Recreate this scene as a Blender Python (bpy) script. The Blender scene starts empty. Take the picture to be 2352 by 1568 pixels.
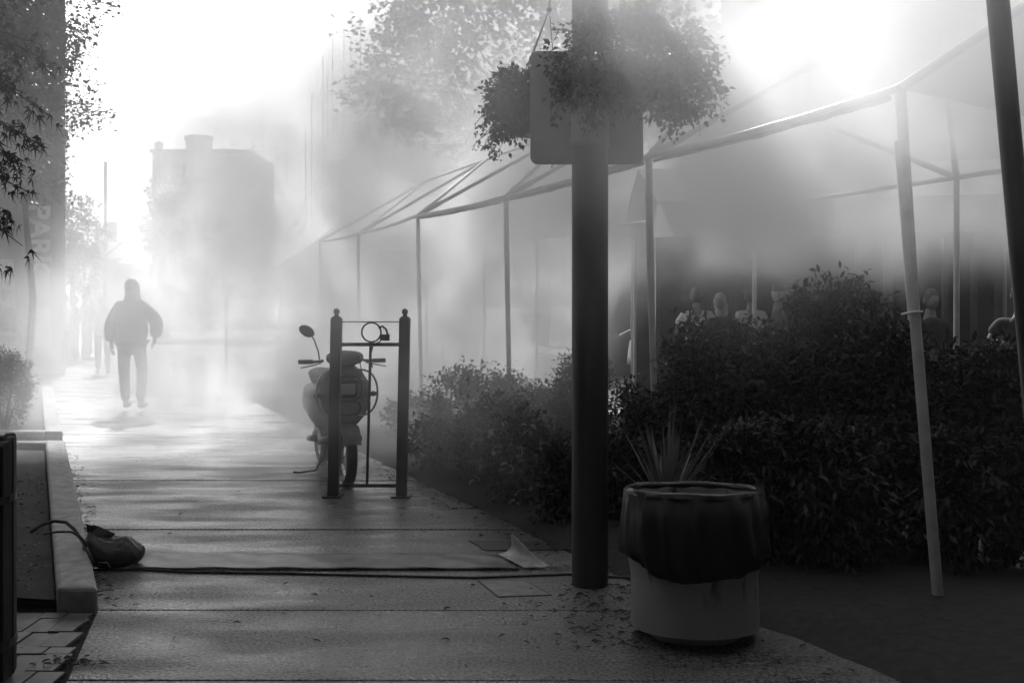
import bpy, bmesh, math, random
import numpy as np
from mathutils import Vector, Matrix, Euler

S = bpy.context.scene
COL = S.collection
R = math.radians
PI = math.pi
random.seed(7)
rng = np.random.default_rng(11)

# ------------------------------------------------------------------ camera, sky, sun, exposure
F, CX, HY, EYE = 2287.0, 1176.0, 697.0, 1.5
cam = bpy.data.cameras.new('camera')
cam_o = bpy.data.objects.new('camera', cam)
COL.objects.link(cam_o)
S.camera = cam_o
cam_o.location = (0, 0, EYE)
cam_o.rotation_euler = (R(90), 0, 0)
cam.lens = 35
cam.sensor_width = 36
cam.shift_y = -0.037
cam.clip_end = 600

SUN_EL, SUN_AZ = R(40), R(-16)
wd = bpy.data.worlds.new('World')
S.world = wd
wd.use_nodes = True
wn = wd.node_tree
sky = wn.nodes.new('ShaderNodeTexSky')
sky.sky_type = 'NISHITA'
sky.sun_disc = False
sky.sun_elevation = SUN_EL
sky.sun_rotation = SUN_AZ
sky.dust_density = 4.0
bw = wn.nodes.new('ShaderNodeRGBToBW')
wn.links.new(sky.outputs[0], bw.inputs[0])
bgn = wn.nodes['Background']
wn.links.new(bw.outputs[0], bgn.inputs[0])
bgn.inputs[1].default_value = 0.09

sl = bpy.data.lights.new('sun', 'SUN')
so = bpy.data.objects.new('sun', sl)
COL.objects.link(so)
sl.energy = 5.0
sl.angle = R(2.5)      # the sun is veiled by mist
sd = Vector((math.sin(SUN_AZ) * math.cos(SUN_EL), math.cos(SUN_AZ) * math.cos(SUN_EL), math.sin(SUN_EL)))
so.rotation_euler = sd.to_track_quat('Z', 'Y').to_euler()

S.view_settings.view_transform = 'Standard'
S.view_settings.look = 'None'
S.view_settings.gamma = 1
S.view_settings.exposure = 1.15
cy = S.cycles
cy.use_denoising = True
cy.volume_bounces = 3
cy.max_bounces = 6
cy.diffuse_bounces = 2
cy.transparent_max_bounces = 8
cy.caustics_reflective = False
cy.sample_clamp_indirect = 6


def PT(px, py, Y):
    """world point seen at a spot of the 2352 px wide photograph at depth Y"""
    return Vector(((px - CX) * Y / F, Y, EYE - (py - HY) * Y / F))


def PX(px, Y):
    return (px - CX) * Y / F


def PZ(py, Y):
    return EYE - (py - HY) * Y / F


# ------------------------------------------------------------------ materials
MATS = {}


def mat(name, v, rough=0.7, var=0.25, scale=8.0, bump=0.0, metal=0.0, spec=0.5, trans=0.0, detail=4.0, stretch=None):
    if name in MATS:
        return MATS[name]
    m = bpy.data.materials.new(name)
    m.use_nodes = True
    t = m.node_tree
    b = t.nodes['Principled BSDF']
    b.inputs['Roughness'].default_value = rough
    b.inputs['Metallic'].default_value = metal
    b.inputs['Specular IOR Level'].default_value = spec
    tc = t.nodes.new('ShaderNodeTexCoord')
    mp = t.nodes.new('ShaderNodeMapping')
    if stretch:
        mp.inputs['Scale'].default_value = stretch
    t.links.new(tc.outputs['Object'], mp.inputs[0])
    n = t.nodes.new('ShaderNodeTexNoise')
    n.inputs['Scale'].default_value = scale
    n.inputs['Detail'].default_value = detail
    t.links.new(mp.outputs[0], n.inputs['Vector'])
    mr = t.nodes.new('ShaderNodeMapRange')
    mr.inputs[1].default_value = 0.3
    mr.inputs[2].default_value = 0.7
    mr.inputs[3].default_value = v * (1 - var)
    mr.inputs[4].default_value = v * (1 + var)
    t.links.new(n.outputs[0], mr.inputs[0])
    t.links.new(mr.outputs[0], b.inputs['Base Color'])
    if bump:
        bp = t.nodes.new('ShaderNodeBump')
        bp.inputs['Strength'].default_value = bump
        bp.inputs['Distance'].default_value = 0.01
        t.links.new(n.outputs[0], bp.inputs['Height'])
        t.links.new(bp.outputs[0], b.inputs['Normal'])
    if trans:
        tr = t.nodes.new('ShaderNodeBsdfTranslucent')
        t.links.new(mr.outputs[0], tr.inputs[0])
        mx = t.nodes.new('ShaderNodeMixShader')
        mx.inputs[0].default_value = trans
        t.links.new(b.outputs[0], mx.inputs[1])
        t.links.new(tr.outputs[0], mx.inputs[2])
        t.links.new(mx.outputs[0], t.nodes['Material Output'].inputs[0])
    MATS[name] = m
    return m


def concrete_mat():
    m = mat('wet_concrete', 0.13, rough=0.42, var=0.2, scale=1.3, detail=8)
    t = m.node_tree
    b = t.nodes['Principled BSDF']
    tc = [n for n in t.nodes if n.type == 'TEX_COORD'][0]
    # fine aggregate
    n2 = t.nodes.new('ShaderNodeTexNoise'); n2.inputs['Scale'].default_value = 62; n2.inputs['Detail'].default_value = 3
    t.links.new(tc.outputs['Object'], n2.inputs['Vector'])
    n1 = [n for n in t.nodes if n.type == 'TEX_NOISE' and n is not n2][0]
    mr1 = [n for n in t.nodes if n.type == 'MAP_RANGE'][0]
    sp = t.nodes.new('ShaderNodeMapRange'); sp.inputs[1].default_value = .35; sp.inputs[2].default_value = .65
    sp.inputs[3].default_value = .2; sp.inputs[4].default_value = 1.8
    t.links.new(n2.outputs[0], sp.inputs[0])
    mu = t.nodes.new('ShaderNodeMath'); mu.operation = 'MULTIPLY'
    t.links.new(mr1.outputs[0], mu.inputs[0]); t.links.new(sp.outputs[0], mu.inputs[1])
    t.links.new(mu.outputs[0], b.inputs['Base Color'])
    # damp patches change the gloss
    mp = t.nodes.new('ShaderNodeMapping'); mp.inputs['Scale'].default_value = (.7, 2.6, 1)
    t.links.new(tc.outputs['Object'], mp.inputs[0])
    n3 = t.nodes.new('ShaderNodeTexNoise'); n3.inputs['Scale'].default_value = 1.6; n3.inputs['Detail'].default_value = 5
    t.links.new(mp.outputs[0], n3.inputs['Vector'])
    rr = t.nodes.new('ShaderNodeMapRange'); rr.inputs[1].default_value = .38; rr.inputs[2].default_value = .62
    rr.inputs[3].default_value = .22; rr.inputs[4].default_value = .52
    t.links.new(n3.outputs[0], rr.inputs[0]); t.links.new(rr.outputs[0], b.inputs['Roughness'])
    bp = t.nodes.new('ShaderNodeBump'); bp.inputs['Strength'].default_value = .9; bp.inputs['Distance'].default_value = .005
    t.links.new(n2.outputs[0], bp.inputs['Height'])
    bp2 = t.nodes.new('ShaderNodeBump'); bp2.inputs['Strength'].default_value = .35; bp2.inputs['Distance'].default_value = .02
    t.links.new(n3.outputs[0], bp2.inputs['Height']); t.links.new(bp.outputs[0], bp2.inputs['Normal'])
    t.links.new(bp2.outputs[0], b.inputs['Normal'])
    return m


CONC = concrete_mat()
KERB = mat('kerb_concrete', 0.30, .7, .25, 14, .5)
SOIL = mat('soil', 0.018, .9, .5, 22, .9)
ASPH = mat('asphalt', 0.05, .6, .3, 20, .4)
BRICKP = mat('paver_brick', 0.11, .4, .35, 9, .5)
BLACKM = mat('black_paint', 0.012, .38, .3, 12, .08)
POLEM = mat('pole_paint', 0.016, .42, .4, 5, .12, stretch=(1, 1, .25))
GREYM = mat('grey_paint', 0.10, .5, .2, 10, .05)
SIGNB = mat('sign_back', 0.26, .5, .15, 6, .03)
WHITEM = mat('white_tube', 0.45, .32, .15, 12, .05)
FABRIC = mat('tent_fabric', 0.62, .8, .1, 5, .1, trans=.45)
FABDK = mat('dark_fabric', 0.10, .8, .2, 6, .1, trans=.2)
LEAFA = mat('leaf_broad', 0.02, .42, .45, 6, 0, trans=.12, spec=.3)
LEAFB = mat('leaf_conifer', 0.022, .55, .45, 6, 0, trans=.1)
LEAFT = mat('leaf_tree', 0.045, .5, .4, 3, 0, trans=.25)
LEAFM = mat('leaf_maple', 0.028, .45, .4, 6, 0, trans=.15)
BARK = mat('bark', 0.05, .85, .4, 14, .8)
RUBBER = mat('rubber', 0.012, .5, .3, 30, .2)
MATM = mat('vinyl_mat', 0.095, .40, .45, 9, .35)
BAGM = mat('bin_bag', 0.004, .42, .3, 9, .5, spec=.22)
CHROME = mat('chrome', 0.5, .2, .1, 10, 0, metal=.9)
SCOOT = mat('scooter_paint', 0.15, .25, .2, 14, 0)
DKPL = mat('dark_plastic', 0.02, .4, .2, 10, .1)
GLASS = mat('lamp_glass', 0.45, .1, .1, 10, 0)
SKIN = mat('skin', 0.20, .55, .12, 18, .05)
HAIRD = mat('dark_hair', 0.02, .5, .3, 60, .4)
HAIRL = mat('fair_hair', 0.36, .5, .3, 60, .4)
DKCL = mat('dark_cloth', 0.022, .85, .3, 20, .3)
MDCL = mat('mid_cloth', 0.10, .85, .2, 20, .3)
WHCL = mat('white_cloth', 0.62, .85, .1, 20, .3)
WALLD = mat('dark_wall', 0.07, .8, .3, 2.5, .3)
WALLM = mat('mid_wall', 0.16, .8, .2, 1.2, .3)
WALLL = mat('pale_wall', 0.34, .8, .15, .6, .2)
ROOFM = mat('roof_tiles', 0.10, .8, .25, 3, .4)
WINM = mat('window_glass', 0.04, .12, .2, 2, 0)
POSTER = mat('poster_paper', 0.34, .6, .35, 12, 0)
WOODM = mat('weathered_wood', 0.02, .7, .5, 6, .5, stretch=(6, 6, .6))
STAIN = None


def barrel_mat():
    m = mat('barrel_plastic', 0.24, .5, .12, 4, .05)
    t = m.node_tree
    b = t.nodes['Principled BSDF']
    tc = [n for n in t.nodes if n.type == 'TEX_COORD'][0]
    mr = [n for n in t.nodes if n.type == 'MAP_RANGE'][0]
    mp = t.nodes.new('ShaderNodeMapping'); mp.inputs['Scale'].default_value = (11, 11, 4)
    t.links.new(tc.outputs['Object'], mp.inputs[0])
    n = t.nodes.new('ShaderNodeTexNoise'); n.inputs['Scale'].default_value = 1.1; n.inputs['Detail'].default_value = 5
    t.links.new(mp.outputs[0], n.inputs['Vector'])
    r = t.nodes.new('ShaderNodeMapRange'); r.inputs[1].default_value = .54; r.inputs[2].default_value = .62
    r.inputs[3].default_value = 1; r.inputs[4].default_value = .12
    t.links.new(n.outputs[0], r.inputs[0])
    # only in the band below the bag
    sx = t.nodes.new('ShaderNodeSeparateXYZ'); t.links.new(tc.outputs['Object'], sx.inputs[0])
    zr = t.nodes.new('ShaderNodeMapRange'); zr.inputs[1].default_value = .16; zr.inputs[2].default_value = .30
    t.links.new(sx.outputs[2], zr.inputs[0])
    mxx = t.nodes.new('ShaderNodeMix'); mxx.data_type = 'FLOAT'
    mxx.inputs[2].default_value = 1.0
    t.links.new(zr.outputs[0], mxx.inputs[0]); t.links.new(r.outputs[0], mxx.inputs[3])
    mu = t.nodes.new('ShaderNodeMath'); mu.operation = 'MULTIPLY'
    t.links.new(mr.outputs[0], mu.inputs[0]); t.links.new(mxx.outputs[0], mu.inputs[1])
    t.links.new(mu.outputs[0], b.inputs['Base Color'])
    return m


BARREL = barrel_mat()


# ------------------------------------------------------------------ mesh helpers
class MB:
    def __init__(self):
        self.v = []
        self.f = []

    def add(self, vs, fs):
        k = len(self.v)
        self.v += [tuple(p) for p in vs]
        self.f += [tuple(i + k for i in f) for f in fs]
        return self

    def box(self, lo, hi, M=None):
        x0, y0, z0 = lo
        x1, y1, z1 = hi
        vs = [Vector(p) for p in ((x0, y0, z0), (x1, y0, z0), (x1, y1, z0), (x0, y1, z0), (x0, y0, z1), (x1, y0, z1), (x1, y1, z1), (x0, y1, z1))]
        if M is not None:
            vs = [M @ p for p in vs]
        return self.add(vs, [(3, 2, 1, 0), (4, 5, 6, 7), (0, 1, 5, 4), (1, 2, 6, 5), (2, 3, 7, 6), (3, 0, 4, 7)])

    def tube(self, pts, rad, n=10, cap=True):
        pts = [Vector(p) for p in pts]
        if not isinstance(rad, (list, tuple)):
            rad = [rad] * len(pts)
        vs, fs = [], []
        up = Vector((0, 0, 1))
        t0 = (pts[1] - pts[0]).normalized()
        if abs(t0.dot(up)) > .95:
            up = Vector((1, 0, 0))
        a = t0.cross(up).normalized()
        for i, p in enumerate(pts):
            t = (pts[min(i + 1, len(pts) - 1)] - pts[max(i - 1, 0)])
            if t.length < 1e-9:
                t = Vector((0, 0, 1))
            t.normalize()
            a = (a - t * a.dot(t)).normalized()
            b = t.cross(a)
            for k in range(n):
                an = 2 * PI * k / n
                vs.append(p + (a * math.cos(an) + b * math.sin(an)) * rad[i])
        for i in range(len(pts) - 1):
            for k in range(n):
                fs.append((i * n + k, i * n + (k + 1) % n, (i + 1) * n + (k + 1) % n, (i + 1) * n + k))
        if cap:
            fs.append(tuple(range(n))[::-1])
            fs.append(tuple(range((len(pts) - 1) * n, len(pts) * n)))
        return self.add(vs, fs)

    def lathe(self, prof, n=32, M=None, wob=None, closed=False):
        vs, fs = [], []
        for i, (r, z) in enumerate(prof):
            for k in range(n):
                a = 2 * PI * k / n
                rr, zz = (r, z) if wob is None else wob(r, z, a, i)
                p = Vector((rr * math.cos(a), rr * math.sin(a), zz))
                vs.append(M @ p if M is not None else p)
        for i in range(len(prof) - 1):
            for k in range(n):
                fs.append((i * n + k, i * n + (k + 1) % n, (i + 1) * n + (k + 1) % n, (i + 1) * n + k))
        if closed:
            fs.append(tuple(range(n))[::-1])
            fs.append(tuple(range((len(prof) - 1) * n, len(prof) * n)))
        return self.add(vs, fs)

    def ball(self, c, r, n=14, m=9, M=None):
        r = Vector(r) if hasattr(r, '__len__') else Vector((r, r, r))
        vs, fs = [], []
        for i in range(m + 1):
            th = PI * (i + .02) / (m + .04)
            for k in range(n):
                a = 2 * PI * k / n
                p = Vector((math.sin(th) * math.cos(a) * r.x, math.sin(th) * math.sin(a) * r.y, math.cos(th) * r.z))
                if M is not None:
                    p = M @ p
                vs.append(p + Vector(c))
        for i in range(m):
            for k in range(n):
                fs.append((i * n + k, (i + 1) * n + k, (i + 1) * n + (k + 1) % n, i * n + (k + 1) % n))
        return self.add(vs, fs)

    def prism(self, poly, y0, y1, M=None):
        """poly in XZ pushed along Y"""
        n = len(poly)
        vs = [Vector((x, y0, z)) for x, z in poly] + [Vector((x, y1, z)) for x, z in poly]
        if M is not None:
            vs = [M @ p for p in vs]
        fs = [tuple(range(n)), tuple(range(2 * n - 1, n - 1, -1))]
        fs += [(i, n + i, n + (i + 1) % n, (i + 1) % n) for i in range(n)]
        return self.add(vs, fs)

    def build(self, name, m, parent=None, smooth=False, bevel=0.0, loc=None):
        me = bpy.data.meshes.new(name)
        me.from_pydata(self.v, [], self.f)
        me.update()
        bm = bmesh.new(); bm.from_mesh(me)
        bmesh.ops.recalc_face_normals(bm, faces=bm.faces)
        bm.to_mesh(me); bm.free()
        if smooth:
            for p in me.polygons:
                p.use_smooth = True
            if smooth != 'full':
                me.set_sharp_from_angle(angle=R(40))
        me.materials.append(m)
        o = bpy.data.objects.new(name, me)
        COL.objects.link(o)
        if parent is not None:
            o.parent = parent
        if loc is not None:
            o.location = loc
        if bevel:
            b = o.modifiers.new('bevel', 'BEVEL')
            b.width = bevel
            b.segments = 2
            b.limit_method = 'ANGLE'
        return o


def tag(o, label=None, cat=None, group=None, kind=None):
    if label: o['label'] = label
    if cat: o['category'] = cat
    if group: o['group'] = group
    if kind: o['kind'] = kind
    return o


def thing(name, label, cat, loc=(0, 0, 0), rz=0.0, group=None):
    o = bpy.data.objects.new(name, None)
    COL.objects.link(o)
    o.location = loc
    o.rotation_euler = (0, 0, rz)
    return tag(o, label, cat, group)


def struct(o):
    o['kind'] = 'structure'
    return o


def text(name, s, size, m, parent, loc, rot, extrude=.004, bold=.0):
    c = bpy.data.curves.new(name, 'FONT')
    c.body = s
    c.size = size
    c.extrude = extrude
    c.offset = bold
    c.align_x = 'CENTER'
    c.align_y = 'CENTER'
    c.materials.append(m)
    tmp = bpy.data.objects.new('tmp', c)
    COL.objects.link(tmp)
    dg = bpy.context.evaluated_depsgraph_get()
    me = bpy.data.meshes.new_from_object(tmp.evaluated_get(dg))
    bpy.data.objects.remove(tmp)
    me.name = name
    o = bpy.data.objects.new(name, me)
    COL.objects.link(o)
    o.parent = parent
    o.location = loc
    o.rotation_euler = rot
    return o


# leaf templates: x along the leaf, y across, z the fold
T_LEAF = (np.array([(0, 0, 0), (.35, .5, .12), (1, 0, -.06), (.35, -.5, .12)]), [(0, 1, 2), (0, 2, 3)])
T_LANCE = (np.array([(0, 0, 0), (.25, .42, .1), (.6, .5, .08), (1, 0, -.18), (.6, -.5, .08), (.25, -.42, .1), (.45, 0, -.02)]),
           [(0, 1, 6), (1, 2, 6), (2, 3, 6), (6, 3, 4), (6, 4, 5), (0, 6, 5)])


def maple_tpl():
    pts = [(0, 0, 0)]
    lobes = [(-95, .5), (-48, .85), (0, 1.1), (48, .85), (95, .5)]
    out = []
    for i, (a, l) in enumerate(lobes):
        a = R(a)
        out.append((.12 + l * math.cos(a), l * math.sin(a), -.35 * l))
        if i < 4:
            am = R((lobes[i][0] + lobes[i + 1][0]) / 2)
            out.append((.12 +   .20 * math.cos(am), .20 * math.sin(am), .02))
    v = [(0, 0, 0), (.12, 0, .03)] + out
    f = []
    n = len(out)
    for i in range(n - 1):
        f.append((1, 2 + i, 3 + i))
    f.append((1, 0, 2)); f.append((1, 1 + n, 0))
    return np.array(v), f


T_MAPLE = maple_tpl()


def leaves(name, tpl, pos, direc, size, width, m, parent=None, roll=1.0):
    """leaf sized faces: pos (N,3), direc (N,3), size (N,), width ratio"""
    V, Fs = tpl
    N = len(pos)
    d = direc / (np.linalg.norm(direc, axis=1, keepdims=True) + 1e-9)
    up = np.tile(np.array([0, 0, 1.0]), (N, 1)) + rng.normal(0, .45 * roll, (N, 3))
    s = np.cross(up, d)
    s /= (np.linalg.norm(s, axis=1, keepdims=True) + 1e-9)
    u = np.cross(d, s)
    sz = size[:, None, None]
    P = pos[:, None, :] + sz * (V[None, :, 0:1] * d[:, None, :] + V[None, :, 1:2] * width * s[:, None, :] + V[None, :, 2:3] * u[:, None, :])
    nv = len(V)
    verts = P.reshape(-1, 3).astype(np.float32)
    base = (np.arange(N) * nv)[:, None]
    tris = np.array([f for f in Fs])
    fa = (base[:, None, :] + tris[None, :, :]).reshape(-1, 3).astype(np.int32)
    me = bpy.data.meshes.new(name)
    me.vertices.add(len(verts))
    me.vertices.foreach_set('co', verts.ravel())
    me.loops.add(len(fa) * 3)
    me.loops.foreach_set('vertex_index', fa.ravel())
    me.polygons.add(len(fa))
    me.polygons.foreach_set('loop_start', np.arange(len(fa), dtype=np.int32) * 3)
    me.update(calc_edges=True)
    me.materials.append(m)
    o = bpy.data.objects.new(name, me)
    COL.objects.link(o)
    if parent is not None:
        o.parent = parent
    return o


def clump_points(lobes, n_cl, per, spread, shell=.55):
    """clusters of leaves spread through several ellipsoid lobes; returns pos and outward directions"""
    vol = np.maximum(np.array([l[3] * l[4] * l[5] for l in lobes]) ** .8, .004)
    pick = rng.choice(len(lobes), n_cl, p=vol / vol.sum())
    L = np.array(lobes)[pick]
    d = rng.normal(0, 1, (n_cl, 3))
    d /= np.linalg.norm(d, axis=1, keepdims=True)
    r = shell + (1 - shell) * rng.random(n_cl) ** .6
    r *= 1 + rng.normal(0, .10, n_cl)
    cc = L[:, :3] + d * r[:, None] * L[:, 3:6]
    k = np.repeat(np.arange(n_cl), per)
    pos = cc[k] + rng.normal(0, spread, (len(k), 3))
    dr = d[k] + rng.normal(0, .7, (len(k), 3))
    return pos, dr, cc, d


def plant(name, label, cat, base, lobes, n_cl, per, spread, size, width, m, tpl=T_LEAF, group=None, trunk=None, droop=0.0, shell=.5, stems=5, fname='foliage'):
    """lobes are relative to base. trunk: (height, radius)"""
    t = thing(name, label, cat, base, 0, group)
    pos, dr, cc, d = clump_points(lobes, n_cl, per, spread, shell)
    ok = pos[:, 2] > .02
    pos, dr = pos[ok], dr[ok]
    dr[:, 2] -= droop
    sz = size * rng.uniform(.6, 1.35, len(pos))
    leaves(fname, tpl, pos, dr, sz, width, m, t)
    mb = MB()
    if trunk:
        h, r = trunk
        mb.tube([(0, 0, -.05), (.02 * h, 0, h * .3), (-.015 * h, .01 * h, h * .65), (0, 0, h)], [r * 1.25, r, r * .8, r * .55], 10)
        for k in range(stems):
            c = cc[rng.integers(len(cc))]
            st = Vector((0, 0, h * rng.uniform(.7, 1)))
            e = Vector(c)
            mid = st.lerp(e, .5) + Vector((0, 0, .12 * (e - st).length))
            mb.tube([st, mid, e], [r * .45, r * .28, r * .08], 6)
        mb.build('trunk', BARK, t, True)
    else:
        pts, rad = [], []
        for k in range(stems):                    # stems all fork from one root crown
            c = Vector(cc[rng.integers(len(cc))])
            st = Vector((c.x * .08, c.y * .08, .01))
            m_ = st.lerp(c, .5) + Vector((0, 0, .06))
            pts += [st, m_, c, m_ + Vector((.002, .002, 0)), st + Vector((.003, 0, 0))]
            rad += [.014, .009, .003, .009, .014]
        mb.tube(pts, rad, 5)
        mb.build('stem', BARK, t, True)
    return t


# ------------------------------------------------------------------ people (built early: small depsgraph)
def skin_bm(nodes, edges, root, sub=2):
    names = list(nodes)
    me = bpy.data.meshes.new('tmp')
    me.from_pydata([nodes[n][0] for n in names], [(names.index(a), names.index(b)) for a, b in edges], [])
    o = bpy.data.objects.new('tmp', me)
    COL.objects.link(o)
    o.modifiers.new('s', 'SKIN')
    for i, n in enumerate(names):
        rr = nodes[n][1]
        me.skin_vertices[0].data[i].radius = rr if hasattr(rr, '__len__') else (rr, rr)
        me.skin_vertices[0].data[i].use_root = (n == root)
    ss = o.modifiers.new('u', 'SUBSURF')
    ss.levels = ss.render_levels = sub
    dg = bpy.context.evaluated_depsgraph_get()
    dg.update()
    bm = bmesh.new()
    bm.from_object(o, dg)
    bpy.data.objects.remove(o)
    bpy.data.meshes.remove(me)
    return bm


def bm_obj(bm, name, m, parent, smooth=True):
    me = bpy.data.meshes.new(name)
    bm.to_mesh(me)
    bm.free()
    for p in me.polygons:
        p.use_smooth = smooth
    me.materials.append(m)
    o = bpy.data.objects.new(name, me)
    COL.objects.link(o)
    o.parent = parent
    return o


def bm_add(bm, mb):
    me = bpy.data.meshes.new('tmp')
    me.from_pydata(mb.v, [], mb.f)
    bm.from_mesh(me)
    bpy.data.meshes.remove(me)


def person(label, loc, rz, h=1.75, pose=None, top=DKCL, legs=DKCL, hair=HAIRD, long_hair=False, cap=None, coat=0.0, skirt=None,
           sleeves=True, bulk=1.0, group=None, head_turn=0.0, fine=False):
    """stands on loc, faces -Y before rz"""
    t = thing('person', label, 'person', loc, rz, group)
    s = h / 1.75
    J = dict(pel=(0, 0, .96), waist=(0, .01, 1.10), chest=(0, .01, 1.30), neck=(0, .02, 1.49), hd=(0, .0, 1.56),
             shL=(-.175, .01, 1.385), shR=(.175, .01, 1.385), elL=(-.23, .03, 1.14), elR=(.23, .03, 1.14),
             wrL=(-.24, -.04, .90), wrR=(.24, -.04, .90),
             hiL=(-.095, 0, .91), hiR=(.095, 0, .91), knL=(-.10, -.01, .50), knR=(.10, -.01, .50),
             anL=(-.10, .03, .09), anR=(.10, .03, .09), toL=(-.12, -.15, .03), toR=(.12, -.15, .03))
    if pose:
        J.update(pose)
    J = {k: tuple(c * s for c in v) for k, v in J.items()}
    V = {k: Vector(v) for k, v in J.items()}

    def mid(a, b, f=.5):
        return tuple(V[a].lerp(V[b], f))
    nb = {'pel': (J['pel'], (.13 * s, .10 * s)), 'waist': (J['waist'], (.12 * s, .09 * s)), 'chest': (tuple(V['chest'] - Vector((0, 0, .03))), (.14 * s, .10 * s)),
          'neck': (J['neck'], .062 * s), 'hd': (J['hd'], .056 * s)}
    eb = [('pel', 'waist'), ('waist', 'chest'), ('chest', 'neck'), ('neck', 'hd')]
    for q in 'LR':
        nb['sh' + q] = (J['sh' + q], .058 * s)
        nb['el' + q] = (J['el' + q], .040 * s)
        nb['wr' + q] = (J['wr' + q], .027 * s)
        nb['hi' + q] = (J['hi' + q], .085 * s)
        nb['kn' + q] = (J['kn' + q], .058 * s)
        nb['an' + q] = (J['an' + q], .040 * s)
        nb['to' + q] = (J['to' + q], .030 * s)
        eb += [('chest', 'sh' + q), ('sh' + q, 'el' + q), ('el' + q, 'wr' + q), ('pel', 'hi' + q), ('hi' + q, 'kn' + q), ('kn' + q, 'an' + q), ('an' + q, 'to' + q)]
        # palm and fingers
        d = (V['wr' + q] - V['el' + q]).normalized()
        side = Vector((0, -1, 0)) - d * d.dot(Vector((0, -1, 0)))
        side = side.normalized() if side.length > .1 else Vector((1, 0, 0))
        palm = V['wr' + q] + d * .075 * s
        nb['pa' + q] = (tuple(palm), (.020 * s, .034 * s))
        eb.append(('wr' + q, 'pa' + q))
    body = skin_bm(nb, eb, 'pel', 2)
    mb = MB()
    for q in 'LR':
        d = (V['wr' + q] - V['el' + q]).normalized()
        side = Vector((0, -1, 0)) - d * d.dot(Vector((0, -1, 0)))
        side = side.normalized() if side.length > .1 else Vector((1, 0, 0))
        inn = Vector((1 if q == 'L' else -1, 0, 0))
        palm = V['wr' + q] + d * .085 * s
        for k, L_ in enumerate((.068, .078, .072, .055)):
            b0 = palm + side * (.026 - .017 * k) * s
            mb.tube([b0, b0 + d * L_ * .5 * s + inn * .006, b0 + d * L_ * .85 * s + inn * .024 * s], [.0085 * s, .008 * s, .006 * s], 6)
        b0 = V['wr' + q] + d * .04 * s + side * .025 * s
        mb.tube([b0, b0 + (side * .8 + d * .7 + inn * .3) * .035 * s, b0 + (side * .7 + d * 1.6 + inn * .5) * .037 * s], [.010 * s, .009 * s, .007 * s], 6)
    # head with brow, nose, chin, ears
    hc = V['hd'] + Vector((0, -.012, .085)) * s
    RT = Matrix.Rotation(head_turn, 3, 'Z')
    n_, m_ = 20, 14
    vs, fs = [], []
    for i in range(m_ + 1):
        th = PI * (i + .02) / (m_ + .04)
        for k in range(n_):
            a = 2 * PI * k / n_
            x, y, z = math.sin(th) * math.cos(a), math.sin(th) * math.sin(a), math.cos(th)
            f_ = max(0, -y)
            p = Vector((x * .077, y * .096, z * .118))
            if z < -.1:
                p.x *= 1 - .28 * (-z) * 1.0
                p.y -= .012 * f_ * (-z)
            if f_ > .86 and abs(x) < .3 and -.32 < z < .12:
                p.y -= .022 * (1 - abs(x) / .3) * (1 if z < -.05 else .5)
            if f_ > .7 and .02 < z < .22 and .15 < abs(x) < .55:
                p.y += .009
            if f_ > .8 and -.62 < z < -.48 and abs(x) < .4:
                p.y -= .006
            vs.append(hc + RT @ (p * s))
    for i in range(m_):
        for k in range(n_):
            fs.append((i * n_ + k, (i + 1) * n_ + k, (i + 1) * n_ + (k + 1) % n_, i * n_ + (k + 1) % n_))
    mb.add(vs, fs)
    for sg in (-1, 1):
        mb.ball(hc + RT @ (Vector((sg * .079, .008, -.012)) * s), Vector((.010, .018, .030)) * s, 8, 6)
    bm_add(body, mb)
    bmesh.ops.recalc_face_normals(body, faces=body.faces)
    bm_obj(body, 'body', SKIN, t)
    # top garment
    g = .018 * bulk + coat * .03
    nt = {'pel': (tuple(V['pel'] + Vector((0, 0, -.02 if not coat else -.10 * s))), ((.155 + g) * s * bulk, (.115 + g) * s * bulk)),
          'waist': (J['waist'], ((.135 + g) * s * bulk, (.10 + g) * s * bulk)), 'chest': (tuple(V['chest'] - Vector((0, 0, .04))), ((.145 + g) * s * bulk, (.105 + g) * s * bulk)),
          'neck': (tuple(V['neck'] + Vector((0, 0, -.02 * s))), (.070 + g * .5) * s)}
    et = [('pel', 'waist'), ('waist', 'chest'), ('chest', 'neck')]
    for q in 'LR':
        nt['sh' + q] = (J['sh' + q], (.056 + g * .8) * s)
        et.append(('chest', 'sh' + q))
        if sleeves:
            nt['el' + q] = (J['el' + q], (.052 + g) * s)
            nt['wr' + q] = (mid('el' + q, 'wr' + q, .9), (.036 + g) * s)
            et += [('sh' + q, 'el' + q), ('el' + q, 'wr' + q)]
        else:
            nt['el' + q] = (mid('sh' + q, 'el' + q, .65), (.058 + g) * s)
            et += [('sh' + q, 'el' + q)]
    bm_obj(skin_bm(nt, et, 'pel', 2), 'jacket' if coat else 'shirt', top, t)
    # legs
    if skirt:
        mk = MB()
        z0, z1 = .98 * s, .60 * s
        mk.lathe([(.15 * s, z0), (.175 * s, .88 * s), (.20 * s, .72 * s), (.215 * s, z1), (.205 * s, z1 + .005)], 28, None,
                 lambda r, z, a, i: (r * (1 + .035 * math.sin(7 * a) * (i > 1)) * (1 - .22 * abs(math.sin(a))), z))
        mk.build('skirt', skirt, t, 'full')
    else:
        nl = {'pel': (tuple(V['pel'] + Vector((0, 0, -.02))), (.135 * s * bulk, .11 * s * bulk))}
        el = []
        for q in 'LR':
            nl['hi' + q] = (tuple(V['hi' + q] + Vector((0, 0, -.06 * s))), .098 * s)
            nl['kn' + q] = (J['kn' + q], .076 * s)
            nl['an' + q] = (tuple(V['an' + q] + Vector((0, 0, .02))), .066 * s)
            el += [('pel', 'hi' + q), ('hi' + q, 'kn' + q), ('kn' + q, 'an' + q)]
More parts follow.
